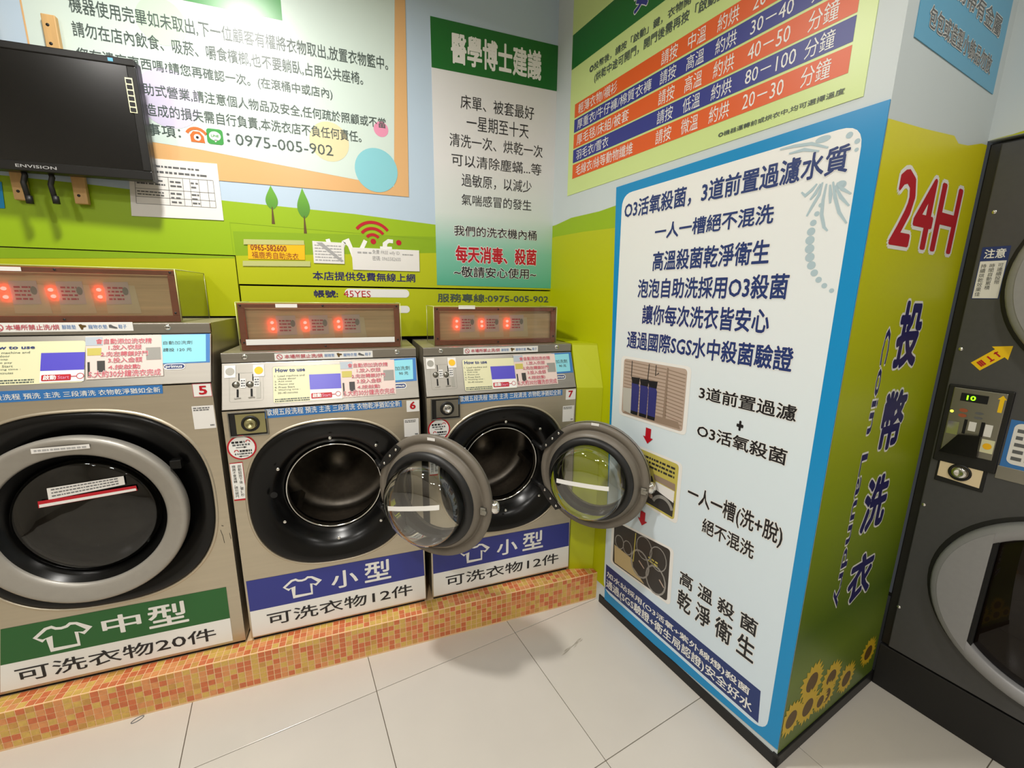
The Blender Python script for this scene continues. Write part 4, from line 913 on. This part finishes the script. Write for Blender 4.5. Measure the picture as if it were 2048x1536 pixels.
# drying guide on the pillar
k = .32715
o, f2, h = board('drying_sign', FC, [(-1.2375, 1.9415), (-.057, 1.944), (-.057, 2.84), (-1.2405, 2.84)], 'sign_green', 'pale green drying guide with orange and navy rows on the pillar', 'sign')
shape(f2, o, 'header_field', [(-1.238, (-1.2388,2.4749)[1]), (-.057, (-1.2388,2.4749)[1]), (-.057, (-1.2408,2.6124)[1]), (-1.238, (-1.2408,2.6124)[1])], 'print_green', h + .0004)
text(f2, o, '安', (-.8585,2.5043), ((-.7859,2.5139)[0], (-.8585,2.5043)[1] + .10), 'print_indigo', .03, h + .001, ('print_white', .06))
a = (-1.1073,2.4124); text(f2, o, '◎投幣後，請按「啟動」鍵，衣物開', (a[0], (-1.0613,2.4081)[1]), ((-.5951,2.4021)[0], (-1.0323,2.4375)[1]), 'print_text', .015, h + .001)
a = (-1.073,2.3535); text(f2, o, '(烘乾中途可開門，開門後需再按「啟動」', (a[0], (-1.0507,2.3563)[1]), ((-.4837,2.3563)[0], (-.6543,2.3969)[1]), 'print_text', .015, h + .001)
Bz = [(2.3231, 2.2660), (2.2593, 2.2049), (2.1980, 2.1381), (2.1325, 2.0767), (2.0696, 2.0095)]
def cu_(x, y): return (x, y)
cols = [((-.7035,2.0181)[0], (-.6335,2.0537)[0]), ((-.5914,2.0178)[0], (-.5236,2.0493)[0]), ((-.4833,2.0172)[0], (-.4135,2.0475)[0]), ((-.3704,2.0194)[0], (-.2527,2.0523)[0]), ((-.2082,2.0177)[0], (-.1388,2.054)[0])]
rows = [('輕薄衣物/襯衫', (-1.1756,2.2739)[0], (-.9264,2.3092)[0], '中溫', '20－30'), ('厚重衣/牛仔褲/棉質衣褲', (-1.1793,2.2081)[0], (-.742,2.241)[0], '高溫', '30－40'), ('厚毛毯/床組/被套', (-1.1782,2.1465)[0], (-.8505,2.1725)[0], '高溫', '40－50'), ('羽毛衣/雪衣', (-1.1778,2.0879)[0], (-.9618,2.1117)[0], '低溫', '80－100'), ('毛線衣/絲等動物纖維', (-1.1757,2.0214)[0], (-.8174,2.0526)[0], '微溫', '20－30')]
for i, ((zt, zb), r) in enumerate(zip(Bz, rows)):
    band = shape(f2, o, 'guide_row', rectpts((-1.2025, zb), (-.0975, zt)), 'print_indigo' if i % 2 else 'print_orange', h + .0005); p = (zt - zb) * .13
    text(f2, band, r[0], (r[1], zb + p), (r[2], zt - p), 'print_white', .0, h + .001)
    for s, (a, b) in zip(('請按', r[3], '約烘', r[4], '分鐘'), cols):
        if s == '80－100': b = (-.2296,2.1108)[0]
        nu = '－' in s; text(f2, band, s, (a, zb + p * (1.3 if nu else .8)), (b, zt - p * (1.3 if nu else .8)), 'print_white', .0, h + .001)
text(f2, o, '◎機器運轉前或烘衣中,均可選擇溫度', ((-.4419,1.962)[0], (-.4367,1.962)[1] + .002), ((-.0984,1.9808)[0], (-.0984,1.9808)[1] - .002), 'print_text', .01, h + .001)
# big water poster on the pillar
pq = [(-.8102, .026), (-.0003, .067), (-.0003, 1.9174), (-.8963, 1.911)]
o, f2, h = board('water_poster', FC, pq, 'print_blue', 'large blue-framed white poster about filtered water on the pillar', 'poster', .0012, .004, 0.0)
inn = [((-.8141,.0727)[0] + .003, .075), ((-.0357,.098)[0], (-.0357,.098)[1]), ((-.0452,1.8653)[0], (-.0873,1.8916)[1]), ((-.8557,1.846)[0], (-.8139,1.8759)[1])]
inn = [(-.822, .086), (-.038, .088), (-.043, 1.884), (-.857, 1.876)]
shape(f2, o, 'white_field', quadround(inn, .055), 'poster_print', h + .0004)
NV = 'print_navy'
for s, a, b, m, bo in (('O3活氧殺菌，3道前置過濾水質', (-.8378,1.7763), (-.0636,1.8453), NV, .024), ('一人一槽絕不混洗', (-.6694,1.6799), (-.2318,1.7355), NV, .024), ('高溫殺菌乾淨衛生', (-.6691,1.5671), (-.2299,1.6384), NV, .024), ('泡泡自助洗採用O3殺菌', (-.735,1.4668), (-.1646,1.5396), NV, .024),
    ('讓你每次洗衣皆安心', (-.7023,1.3656), (-.2033,1.442), NV, .024), ('通過國際SGS水中殺菌驗證', (-.7754,1.2626), (-.1237,1.3359), NV, .024), ('3道前置過濾', (-.4122,1.1238), (-.0927,1.1715), 'print_black', .018), ('+', (-.2638,1.0528), (-.2411,1.0859), 'print_black', .05), ('O3活氧殺菌', (-.4044,.9883), (-.1011,1.0371), 'print_black', .018),
    ('一人一槽(洗+脫)', ((-.4157,.7568)[0], (-.2528,.7283)[1]), ((-.0791,.7855)[0], (-.0964,.8061)[1]), 'print_black', .018), ('絕不混洗', (-.3435,.6475), (-.1552,.7046), 'print_black', .018), ('高 溫 殺 菌', (-.4125,.3914), (-.1104,.4518), 'print_black', .02), ('乾 淨 衛 生', (-.4129,.2904), (-.1084,.3745), 'print_black', .02)):
    text(f2, o, s, a, b, m, bo, h + .0014, ('print_white', .055))
nv = shape(f2, o, 'navy_band', [(-.8146,.2279), (-.0732,.2211), (-.0657,.1018), (-.8094,.1006)], NV, h + .0006)
text(f2, nv, '加水站採用(O3活氧+紫外線燈)殺菌', (-.8044,.1661), (-.1056,.1998), 'print_white', .016, h + .0014); text(f2, nv, '通過(SGS驗證+衛生局認證)安全好水', (-.8043,.1078), (-.09,.159), 'print_white', .016, h + .0014)
def arrow(a, tip, wd):
    mb = MB(); x, zt, zb = (a[0] + tip[0]) / 2, a[1], tip[1]; zm = zb + (zt - zb) * .42
    poly(mb, f2, [(x - wd * .26, zt), (x + wd * .26, zt), (x + wd * .26, zm), (x + wd * .5, zm), (x, zb), (x - wd * .5, zm), (x - wd * .26, zm)], h + .0022); mb.build('down_arrow', 'print_red', o)
def frame_photo(q):
    ph = shape(f2, o, 'photo_frame', quadround(q, .022), 'print_white', h + .0010); c = (sum(p[0] for p in q) / 4, sum(p[1] for p in q) / 4)
    return ph, [(c[0] + (p[0] - c[0]) * .905, c[1] + (p[1] - c[1]) * .915) for p in q]
# photo 1: three blue filter tanks by a shutter wall
q = [(-.7963,.9706), (-.4482,.9755), (-.4521,1.2302), (-.8016,1.228)]; ph, qi = frame_photo(q); TLq = [qi[3], qi[2], qi[1], qi[0]]
shape(f2, ph, 'photo_print', quadround(qi, .016), 'photo_wall', h + .0014)
mb = MB()
for k in range(15):
    t = .04 + k * .058; a, b = inq(TLq, .02, t), inq(TLq, .71, t + .02); stroke(mb, f2, [a, b], .004, h + .0016); stroke(mb, f2, [inq(TLq, .73, t + .02), inq(TLq, .985, t + .055)], .004, h + .0016)
poly(mb, f2, [inq(TLq, .715, .03), inq(TLq, .74, .03), inq(TLq, .75, .9), inq(TLq, .70, .9)], h + .0016); mb.build('shutter_print', 'photo_wall_dark', ph)
shape(f2, ph, 'photo_print', [inq(TLq, .02, .99), inq(TLq, .97, .97), inq(TLq, .93, .86), inq(TLq, .5, .86), inq(TLq, .1, .92)], 'photo_wall_dark', h + .0017)
shape(f2, ph, 'tank_print', [inq(TLq, .005, .53), inq(TLq, .22, .50), inq(TLq, .20, .97), inq(TLq, .03, .94)], 'photo_tank', h + .0018)
for k, x in enumerate((.17, .32, .46)):
    shape(f2, ph, 'tank_print', [inq(TLq, x - .01, .40), inq(TLq, x + .11, .40), inq(TLq, x + .13, .46), inq(TLq, x + .125, .90), inq(TLq, x, .90), inq(TLq, x - .005, .46)], 'tank_blue', h + .0020)
    shape(f2, ph, 'valve_print', [inq(TLq, x - .02, .30), inq(TLq, x + .13, .29), inq(TLq, x + .12, .41), inq(TLq, x, .41)], 'print_black', h + .0021); shape(f2, ph, 'valve_print', [inq(TLq, x, .90), inq(TLq, x + .125, .90), inq(TLq, x + .12, .96), inq(TLq, x, .96)], 'print_black', h + .0021)
mb = MB(); stroke(mb, f2, [inq(TLq, .15, .02), inq(TLq, .15, .3)], .004, h + .0021); mb.build('pipe_print', 'photo_dark', ph); mb = MB(); stroke(mb, f2, [inq(TLq, .44, .02), inq(TLq, .43, .3)], .004, h + .0021); mb.build('pipe_print', 'photo_dark', ph); mb = MB(); stroke(mb, f2, [inq(TLq, .55, .02), inq(TLq, .55, .2), inq(TLq, .60, .14)], .004, h + .0021); mb.build('pipe_print', 'photo_dark', ph)
# photo 2: washers with their notices
q = [(-.7846,.6307), (-.4475,.621), (-.4491,.8681), (-.7848,.8781)]; q[0] = (q[3][0] + .008, q[1][1] + .01); q[3] = (q[3][0], q[2][1]); ph, qi = frame_photo(q); TLq = [qi[3], qi[2], qi[1], qi[0]]
shape(f2, ph, 'photo_print', quadround(qi, .016), 'photo_yellow', h + .0014); shape(f2, ph, 'photo_print', [inq(TLq, .0, .42), inq(TLq, .6, .42), inq(TLq, .66, .62), inq(TLq, .98, .66), inq(TLq, .97, .96), inq(TLq, .03, .97)], 'photo_dark', h + .0016)
dashes(f2, ph, inq(TLq, .35, .30), inq(TLq, .95, .06), 3, 'photo_dark', 7, h + .0018, .5)
shape(f2, ph, 'photo_print', [inq(TLq, .62, .36), inq(TLq, .97, .36), inq(TLq, .98, .48), inq(TLq, .64, .46)], 'photo_wall_dark', h + .0018); shape(f2, ph, 'photo_print', [inq(TLq, .66, .48), inq(TLq, .97, .49), inq(TLq, .97, .70), inq(TLq, .68, .63)], 'paper_white', h + .0019)
mb = MB(); cc_ = inq(TLq, .80, .93); stroke(mb, f2, [p for p in arcpts(cc_, .05, 20, 160, 12)], .014, h + .0020); mb.build('door_print', 'photo_grey', ph)
for a_, b_ in ((.42, .66), (.40, .78), (.60, .80)): shape(f2, ph, 'label_print', circpts(inq(TLq, a_, b_), .010, 10), 'photo_wall', h + .002)
# photo 3: dryers over a pale floor
q = [(-.7877,.2536), (-.442,.2691), (-.4499,.5157), (-.794,.4785)]; ph, qi = frame_photo(q); TLq = [qi[3], qi[2], qi[1], qi[0]]
shape(f2, ph, 'photo_print', quadround(qi, .016), 'photo_dark', h + .0014); shape(f2, ph, 'photo_print', [inq(TLq, .02, .55), inq(TLq, .38, .62), inq(TLq, .40, .78), inq(TLq, .62, .98), inq(TLq, .04, .97)], 'photo_floor', h + .0016)
mb = MB()
for k, (a_, b_, r) in enumerate(((.52, .62, .050), (.80, .74, .050), (.12, .42, .026), (.28, .44, .026), (.58, .24, .042), (.82, .30, .042))):
    mb = MB(); stroke(mb, f2, circpts(inq(TLq, a_, b_), r, 18, r * 1.2), .007 if r > .045 else .004, h + .0018 + 5e-5 * k, True); mb.build('door_print', 'photo_grey', ph)
mb = MB(); stroke(mb, f2, [inq(TLq, .42, .02), inq(TLq, .40, .66)], .005, h + .0019); mb.build('pole_print', 'photo_yellow', ph)
mb = MB(); stroke(mb, f2, [inq(TLq, .50, .56), inq(TLq, .60, .66)], .006, h + .0019); stroke(mb, f2, [inq(TLq, .86, .68), inq(TLq, .94, .78)], .006, h + .0019); mb.build('handle_print', 'photo_wall', ph); dashes(f2, ph, inq(TLq, .66, .46), inq(TLq, .82, .36), 2, 'photo_yellow', 5, h + .0019)
arrow((-.624,.9557), (-.6226,.8907), .052); arrow((-.6197,.5946), (-.6134,.5313), .052)
# corner ornament
for c, r in (((-.1244,1.6668), .0105), ((-.1267,1.645), .0135), ((-.1264,1.6229), .0150), ((-.1241,1.6008), .0155), ((-.1204,1.5785), .0155), ((-.1135,1.5571), .0142), ((-.1036,1.5371), .0120), ((-.0905,1.5189), .0102), ((-.0747,1.5034), .009), ((-.0559,1.4905), .0078), ((-.119,1.6886), .0085), ((-.1125,1.7091), .0072), ((-.0717,1.8633), .010), ((-.0526,1.8444), .008), ((-.0513,1.8251), .006)):
    shape(f2, o, 'ornament_dot', circpts(c, r * .76, 14), 'swirl', h + .0008)
kk = 0
tp = lambda t: .25 + 1.1 * math.sin(math.pi * min(1, t * .75 + .12))
for pts in ([(-.1166,1.7653), (-.1205,1.7357), (-.1324,1.7107), (-.1436,1.686)], [(-.1066,1.7596), (-.1091,1.7214), (-.1072,1.6843), (-.0967,1.6519), (-.0872,1.642)], [(-.0921,1.7614), (-.082,1.7225), (-.0675,1.6842), (-.0469,1.655)], [(-.1294,1.7644), (-.1395,1.7517), (-.1549,1.7397), (-.1652,1.7505)], [(-.098,1.7555), (-.0933,1.7306), (-.0913,1.7098)], [(-.0826,1.757), (-.0692,1.7401), (-.0476,1.7243)], [(-.0861,1.7506), (-.0684,1.72), (-.0477,1.6964)], [(-.1209,1.7626), (-.1306,1.7401), (-.1409,1.7271)],
            [(-.2386,1.8755), (-.2016,1.8743), (-.1573,1.8681), (-.1159,1.8472)], [(-.2123,1.8583), (-.1742,1.8582), (-.1362,1.8444)], [(-.0669,1.7537), (-.0703,1.7474)]):
    kk += 1; mb = MB(); stroke(mb, f2, pts, .0062, h + .0009 + 4e-5 * kk, False, 0, tp); mb.build('ornament_leaf', 'swirl', o)
shape(f2, o, 'ornament_dot', circpts((-.0729,1.7503), .012, 16, .010), 'swirl', h + .0008); shape(f2, o, 'ornament_dot', circpts((-.1308,1.8713), .018, 18, .008), 'swirl', h + .0008)
# faint blue sign on the pillar front, up by the ceiling
o, f2, h = board('blue_sign', FD, [(.0533,2.0563), (.6003,2.0574), (.598, 2.78), (.0533, 2.78)], 'print_skyblue', 'light blue notice with faded white-edged writing high on the pillar front', 'sign')
text(f2, o, '包包或造型小飾品勿放', (.1082,2.0924), ((.5392,2.0933)[0], (.122,2.1375)[1]), 'print_grey', .01, h + .001, ('print_white', .05))
text(f2, o, '衣物帶有金屬', (.16, 2.185), (.55, 2.235), 'print_grey', .01, h + .001, ('print_white', .05))

# ================================================================== PAPERS ON THE WALL
def sheet(name, pts, m, label, lift=.003):
    o, f2, h = board(name, FB, pts, m, label, 'paper', .0016, lift); return o, f2, h
o, f2, h = sheet('paper_notice', [(-.7831,1.7448), (-.4869,1.7492), (-.487,1.957), (-.7665,1.9521)], 'paper_white', 'white sheet with a printed table half hidden by the monitor', .0034)
q = [(-.7665,1.9521), (-.487,1.957), (-.4869,1.7492), (-.7831,1.7448)]
mb = MB()
for b in (.30, .52, .66, .78): stroke(mb, f2, [inq(q, .06, b), inq(q, .93, b)], .0014, h + .0006)
for a in (.06, .42, .58, .66, .76, .86, .93): stroke(mb, f2, [inq(q, a, .30), inq(q, a, .78)], .0014, h + .0006)
mb.build('table_grid', 'print_grey', o)
for k, (a0, b0, a1, b1, r) in enumerate(((.30, .16, .78, .10, 1), (.30, .26, .88, .19, 1), (.08, .46, .38, .34, 2), (.08, .64, .36, .55, 2), (.44, .48, .56, .34, 2), (.44, .76, .56, .54, 3), (.67, .48, .75, .34, 2), (.67, .76, .75, .54, 3))): dashes(f2, o, inq(q, a0, b0), inq(q, a1, b1), r, 'print_grey', 30 + k, h + .0008, .4)
o, f2, h = sheet('phone_card', [(-.4163,1.6043), (-.2055,1.6087), (-.2014,1.6723), (-.4128,1.6625)], 'print_yellow', 'yellow phone number card taped beside the wifi sign', .003)
text(f2, o, '0965-582600', (-.4039,1.6394), (-.2723,1.6637), 'print_brown', .02, h + .0006); text(f2, o, '福鹿秀自助洗衣', (-.4022,1.6088), (-.229,1.6354), 'print_brown', .0, h + .0006)
mb = MB(); poly(mb, f2, [(-.4273,1.6607), (-.2026,1.6703), (-.203,1.6885), (-.4253,1.6813)], h + .001); mb.build('clear_tape', 'tape_clear', o); mb = MB(); poly(mb, f2, [(-.4388,1.5756), (-.1861,1.5825), (-.1844,1.6044), (-.4367,1.5961)], h + .001); mb.build('clear_tape', 'tape_clear', o)
o, f2, h = sheet('paper_slip', [(-.1712,1.5976), (-.0487,1.598), (-.0451,1.6866), (-.1708,1.6882)], 'paper_white', 'small crumpled white slip between the yellow card and the wifi password slip', .004)
q = [(-.1708,1.6882), (-.0451,1.6866), (-.0487,1.598), (-.1712,1.5976)]; dashes(f2, o, inq(q, .06, .92), inq(q, .90, .10), 6, 'print_lightgrey', 4, h + .0006, .35); shape(f2, o, 'crease_shade', [inq(q, .12, .06), inq(q, .3, .04), inq(q, .98, .86), inq(q, .9, .92)], 'print_lightgrey', h + .0004)  # fold shade drawn as a flat grey band
o, f2, h = sheet('paper_slip', [(-.015,1.5746), (.2766,1.5762), (.2773,1.6704), (-.0155,1.6693)], 'paper_white', 'long white wifi password slip under the red wifi waves', .004)
text(f2, o, '免費 FREE wify ID:', (.071,1.6424), (.1916,1.6642), 'print_lightgrey', .0, h + .0006); text(f2, o, '密碼: 0965582600', (.0697,1.6175), (.1928,1.6379), 'print_lightgrey', .0, h + .0006)
q = [(-.0155,1.6693), (.2773,1.6704), (.2766,1.5762), (-.015,1.5746)]; dashes(f2, o, inq(q, .74, .30), inq(q, .92, .16), 1, 'print_lightgrey', 4, h + .0006, .4); dashes(f2, o, inq(q, .08, .30), inq(q, .28, .12), 1, 'print_lightgrey', 5, h + .0006, .4)
o, f2, h = sheet('blue_card', [(-1.26, 1.7385), (-1.1374,1.7439), (-1.1316,1.8301), (-1.26, 1.83)], 'print_blue', 'plain blue card on the green wall under the monitor', .003)

# ================================================================== STACKED DRYER
loc = FR.p(.40, 0, -.40); root = empty('stacked_dryer', loc, 'dark grey stacked tumble dryer with silver-rimmed round doors beside the pillar', 'tumble dryer')
f2 = FR.at(loc)
mb = MB(); box(mb, .004, .79, .18, 1.934, -.75, -.012, .003, fr=f2); mb.build('casing', 'dryer_dark', root)
mb = MB(); box(mb, .006, .785, 0, .178, -.7, -.001, .003, fr=f2); mb.build('plinth', 'dryer_base', root)
mb = MB(); box(mb, .031, .77, .186, 1.926, -.02, .002, .003, fr=f2); fp = mb.build('front_panel', 'dryer_grey', root)
for q in ((.0484,1.7332), (.0438,1.3179), (.0404,.7721), (.0361,.3594)): dome(fp, f2, q, .0062, 'chrome', 'screw', .002)
def dryer_door(c, R):
    C = f2.p(c[0], c[1], 0)
    mb = MB(); lathe(mb, C, f2.n, [(R + .014, .0022), (R + .010, .004), (R, .004)], 64); dd = mb.build('door_seal', 'dryer_base', root)
    mb = MB(); lathe(mb, C, f2.n, [(R, .002), (R - .001, .028), (R - .007, .036), (R - .044, .038), (R - .048, .030), (R - .049, .01)], 72); d = mb.build('door', 'dryer_silver', root)
    # broad handle segment on the left side
    xl = -.184; n = 20; a0 = math.acos(-xl / (R - .02)); arc = [((R - .02) * math.cos(math.pi - a0 + 2 * a0 * i / n), (R - .02) * math.sin(math.pi - a0 + 2 * a0 * i / n)) for i in range(n + 1)]
    mb = MB(); prism(mb, f2, [(c[0] + x, c[1] + y) for x, y in arc], .01, .0386); mb.build('door_handle', 'dryer_silver', d)
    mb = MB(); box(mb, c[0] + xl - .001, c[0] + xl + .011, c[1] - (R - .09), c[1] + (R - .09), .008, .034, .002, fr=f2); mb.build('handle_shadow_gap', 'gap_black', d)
    mb = MB(); lathe(mb, C, f2.n, [(R - .046, .012), (R - .06, .020), (.0005, .026)], 64); mb.build('door_glass', 'dryer_glass', d)
    mb = MB(); lathe(mb, C, f2.n, [(R - .047, .006), (.0005, .006)], 64); mb.build('drum_dark', 'dryer_drum', d)
dryer_door((.4035, .554), .3015); dryer_door((.4035, 1.53), .292)
# warning sticker
P = [(.0406,1.6315), (.1025,1.6258), (.0973,1.4765), (.0417,1.4759)]; z1, z0 = P[0][1], P[2][1]; x0, x1 = (P[0][0] + P[3][0]) / 2, (P[1][0] + P[2][0]) / 2; zt = (.047,1.5895)[1]
s = shape(f2, root, 'warning_sticker', rectpts((x0, z0), (x1, z1)), 'print_navy', .0028); MATS['x'] = None
shape(f2, s, 'sticker_field', rectpts((x0 + .002, z0 + .002), (x1 - .002, zt)), 'paper_white', .0034); wq = x1 - x0; text(f2, s, '注意', (x0 + wq * .12, zt + .008), (x1 - wq * .12, z1 - .006), 'print_white', .02, .0036)
text(f2, s, '\n'.join('持續烘乾效果佳'), (x0 + wq * .10, z0 + .008), (x0 + wq * .30, zt - .008), 'print_grey', .0, .004); text(f2, s, '\n'.join('時間自動累積'), (x0 + wq * .40, z0 + .028), (x0 + wq * .60, zt - .008), 'print_grey', .0, .004); text(f2, s, '\n'.join('可連續投幣'), (x0 + wq * .70, z0 + .044), (x0 + wq * .90, zt - .008), 'print_grey', .0, .004)
# yellow arrow
a, b = (.085,1.2669), (.1527,1.3391); d = Vector((b[0] - a[0], b[1] - a[1])); ln = d.length; d.normalize(); nn = Vector((-d.y, d.x)); A = Vector(a)
def ap(t, w_): q = A + d * (ln * t) + nn * w_; return (q.x, q.y)
s = shape(f2, root, 'arrow_sticker', [ap(0, -.016), ap(.66, -.016), ap(.66, -.027), ap(1, 0), ap(.66, .027), ap(.66, .016), ap(0, .016)], 'arrow_yellow', .0028)
mb = MB(); [stroke(mb, f2, [ap(t, -.009), ap(t, .009)], .004, .0034) for t in (.12, .17, .22, .40, .60)]; stroke(mb, f2, [ap(.34, -.008), ap(.46, -.008)], .003, .0034); stroke(mb, f2, [ap(.55, .006), ap(.66, .006)], .003, .0034); mb.build('arrow_print', 'print_red', s)
# coin unit
x0, x1, z0, z1 = .0515, .170, .982, 1.1955; wq, hq = x1 - x0, z1 - z0
mb = MB(); box(mb, x0 - .014, x1 + .012, z0 - .04, z1 + .008, .001, .010, .003, fr=f2); cu2 = mb.build('coin_unit', 'black', root); tag(cu2, 'coin unit with green digits and lock')
mb = MB(); box(mb, x0, x1, z0, z1, .006, .0125, .002, fr=f2); mb.build('coin_plate', 'dull_metal', cu2)
def cp_(a, b): return (x0 + wq * a, z1 - hq * b)
mb = MB(); box(mb, cp_(.17, 0)[0], cp_(.68, 0)[0], cp_(0, .19)[1], cp_(0, .07)[1], .010, .0155, .001, fr=f2); mb.build('display', 'gap_black', cu2); text(f2, cu2, '10', cp_(.29, .165), cp_(.46, .095), 'led_green', .02, .0162)
mb = MB(); poly(mb, f2, circpts(cp_(.06, .37), .0042, 12), .0135); mb.build('indicator', 'led_yellow', cu2)
mb = MB(); [poly(mb, f2, circpts(cp_(a, b), .010, 14, .006), .0135) for a, b in ((.28, .33), (.28, .41))]; mb.build('button', 'brown_frame', cu2); mb = MB(); [poly(mb, f2, circpts(cp_(a, b), .010, 14, .004), .0135) for a, b in ((.58, .34), (.58, .41))]; mb.build('button', 'print_grey', cu2)
mb = MB(); poly(mb, f2, [cp_(.92, .03), cp_(1.0, .09), cp_(.96, .09), cp_(.96, .28), cp_(.88, .28), cp_(.88, .09), cp_(.84, .09)], .0135); mb.build('slot_arrow', 'arrow_yellow', cu2)
for a0, b0, a1, b1, m in ((.04, .72, .26, .52, 'chrome'), (.44, .62, .58, .48, 'paper_white'), (.74, .66, .88, .48, 'paper_white'), (.74, .90, .98, .70, 'plate_cream'), (.34, .68, .40, .46, 'gap_black'), (.66, .68, .73, .46, 'gap_black')): shape(f2, cu2, 'coin_sticker', rectpts(cp_(a0, b0), cp_(a1, b1)), m, .0138)
shape(f2, cu2, 'coin_print', circpts(cp_(.86, .80), .010, 16), 'print_yellow', .0144)
mb = MB(); prism(mb, f2, [cp_(.0, 1.02), cp_(.30, .70), cp_(.72, .66), cp_(.74, 1.0)], .012, .026); mb.build('coin_cup', 'bezel_black', cu2)
mb = MB(); box(mb, .0515, .166, .872, .962, .001, .006, .002, fr=f2); lk = mb.build('lock_box', 'black', root); mb = MB(); prism(mb, f2, [(.0575, .8905), (.1575, .884), (.1575, .952), (.0575, .948)], .004, .008); mb.build('lock_plate', 'card_tan', lk)
lc = f2.p(.108, .919, .008); mb = MB(); lathe(mb, lc, f2.n, [(.028, .0003), (.027, .004), (.021, .004), (.020, .001)], 24); mb.build('lock_ring', 'black', lk); mb = MB(); lathe(mb, lc, f2.n, [(.019, .001), (.018, .010), (.010, .011), (.005, .008), (.0004, .008)], 20); mb.build('lock_barrel', 'chrome', lk)
s = shape(f2, root, 'price_sticker', rectpts((.186, .972), (.33, 1.12)), 'strip_blue', .0028); shape(f2, s, 'sticker_field', rrpts((.196, .984), (.36, 1.112), .016), 'paper_white', .0034); dashes(f2, s, (.204, .992), (.32, 1.10), 5, 'print_grey', 6, .004, .5); mb = MB(); box(mb, .182, .34, .93, .972, .001, .004, .001, fr=f2); mb.build('metal_strip', 'dull_metal', root)

# ================================================================== CEILING LAMPS AND FLOOR SCRAP
for i, (lx, ly, lw) in enumerate(LAMPS):
    if i == 0:
        r0 = empty('ceiling_downlight', (lx, ly, CEIL), 'round white recessed downlight in the white ceiling', 'ceiling light', 'downlights in the ceiling')
        mb = MB(); lathe(mb, (0, 0, 0), (0, 0, -1), [(.125, 0), (.124, .008), (.112, .012), (.098, .010), (.096, .002)], 40); t_ = mb.build('trim_ring', 'ceiling_white', r0)
        mb = MB(); lathe(mb, (0, 0, -.001), (0, 0, -1), [(.097, .004), (.0005, .004)], 32); d_ = mb.build('diffuser', 'print_white', r0)
    else:
        r = r0.copy(); COL.objects.link(r); r.location = (lx, ly, CEIL)
        for s_ in (t_, d_):
            c = s_.copy(); COL.objects.link(c); c.parent = r
pts = []
a, b = Vector((-.8252,1.559)), Vector((-.7955,1.5769)); c = (a + b) / 2; d = (b - a) / 2; e = Vector((-d.y, d.x)) * .42
for k in range(24):
    t = 2 * math.pi * k / 24; q = c + d * math.cos(t) + e * math.sin(t); pts.append((q.x, q.y, .0012))
L = Vector((c.x, c.y, 0)); mb = MB(); tube(mb, [Vector(p) - L for p in pts], .0011, 6, 0, True); o = mb.build('hair_tie', 'print_grey', None, tuple(L)); tag(o, 'thin loop of wire lying on the floor before the mosaic plinth', 'wire loop')
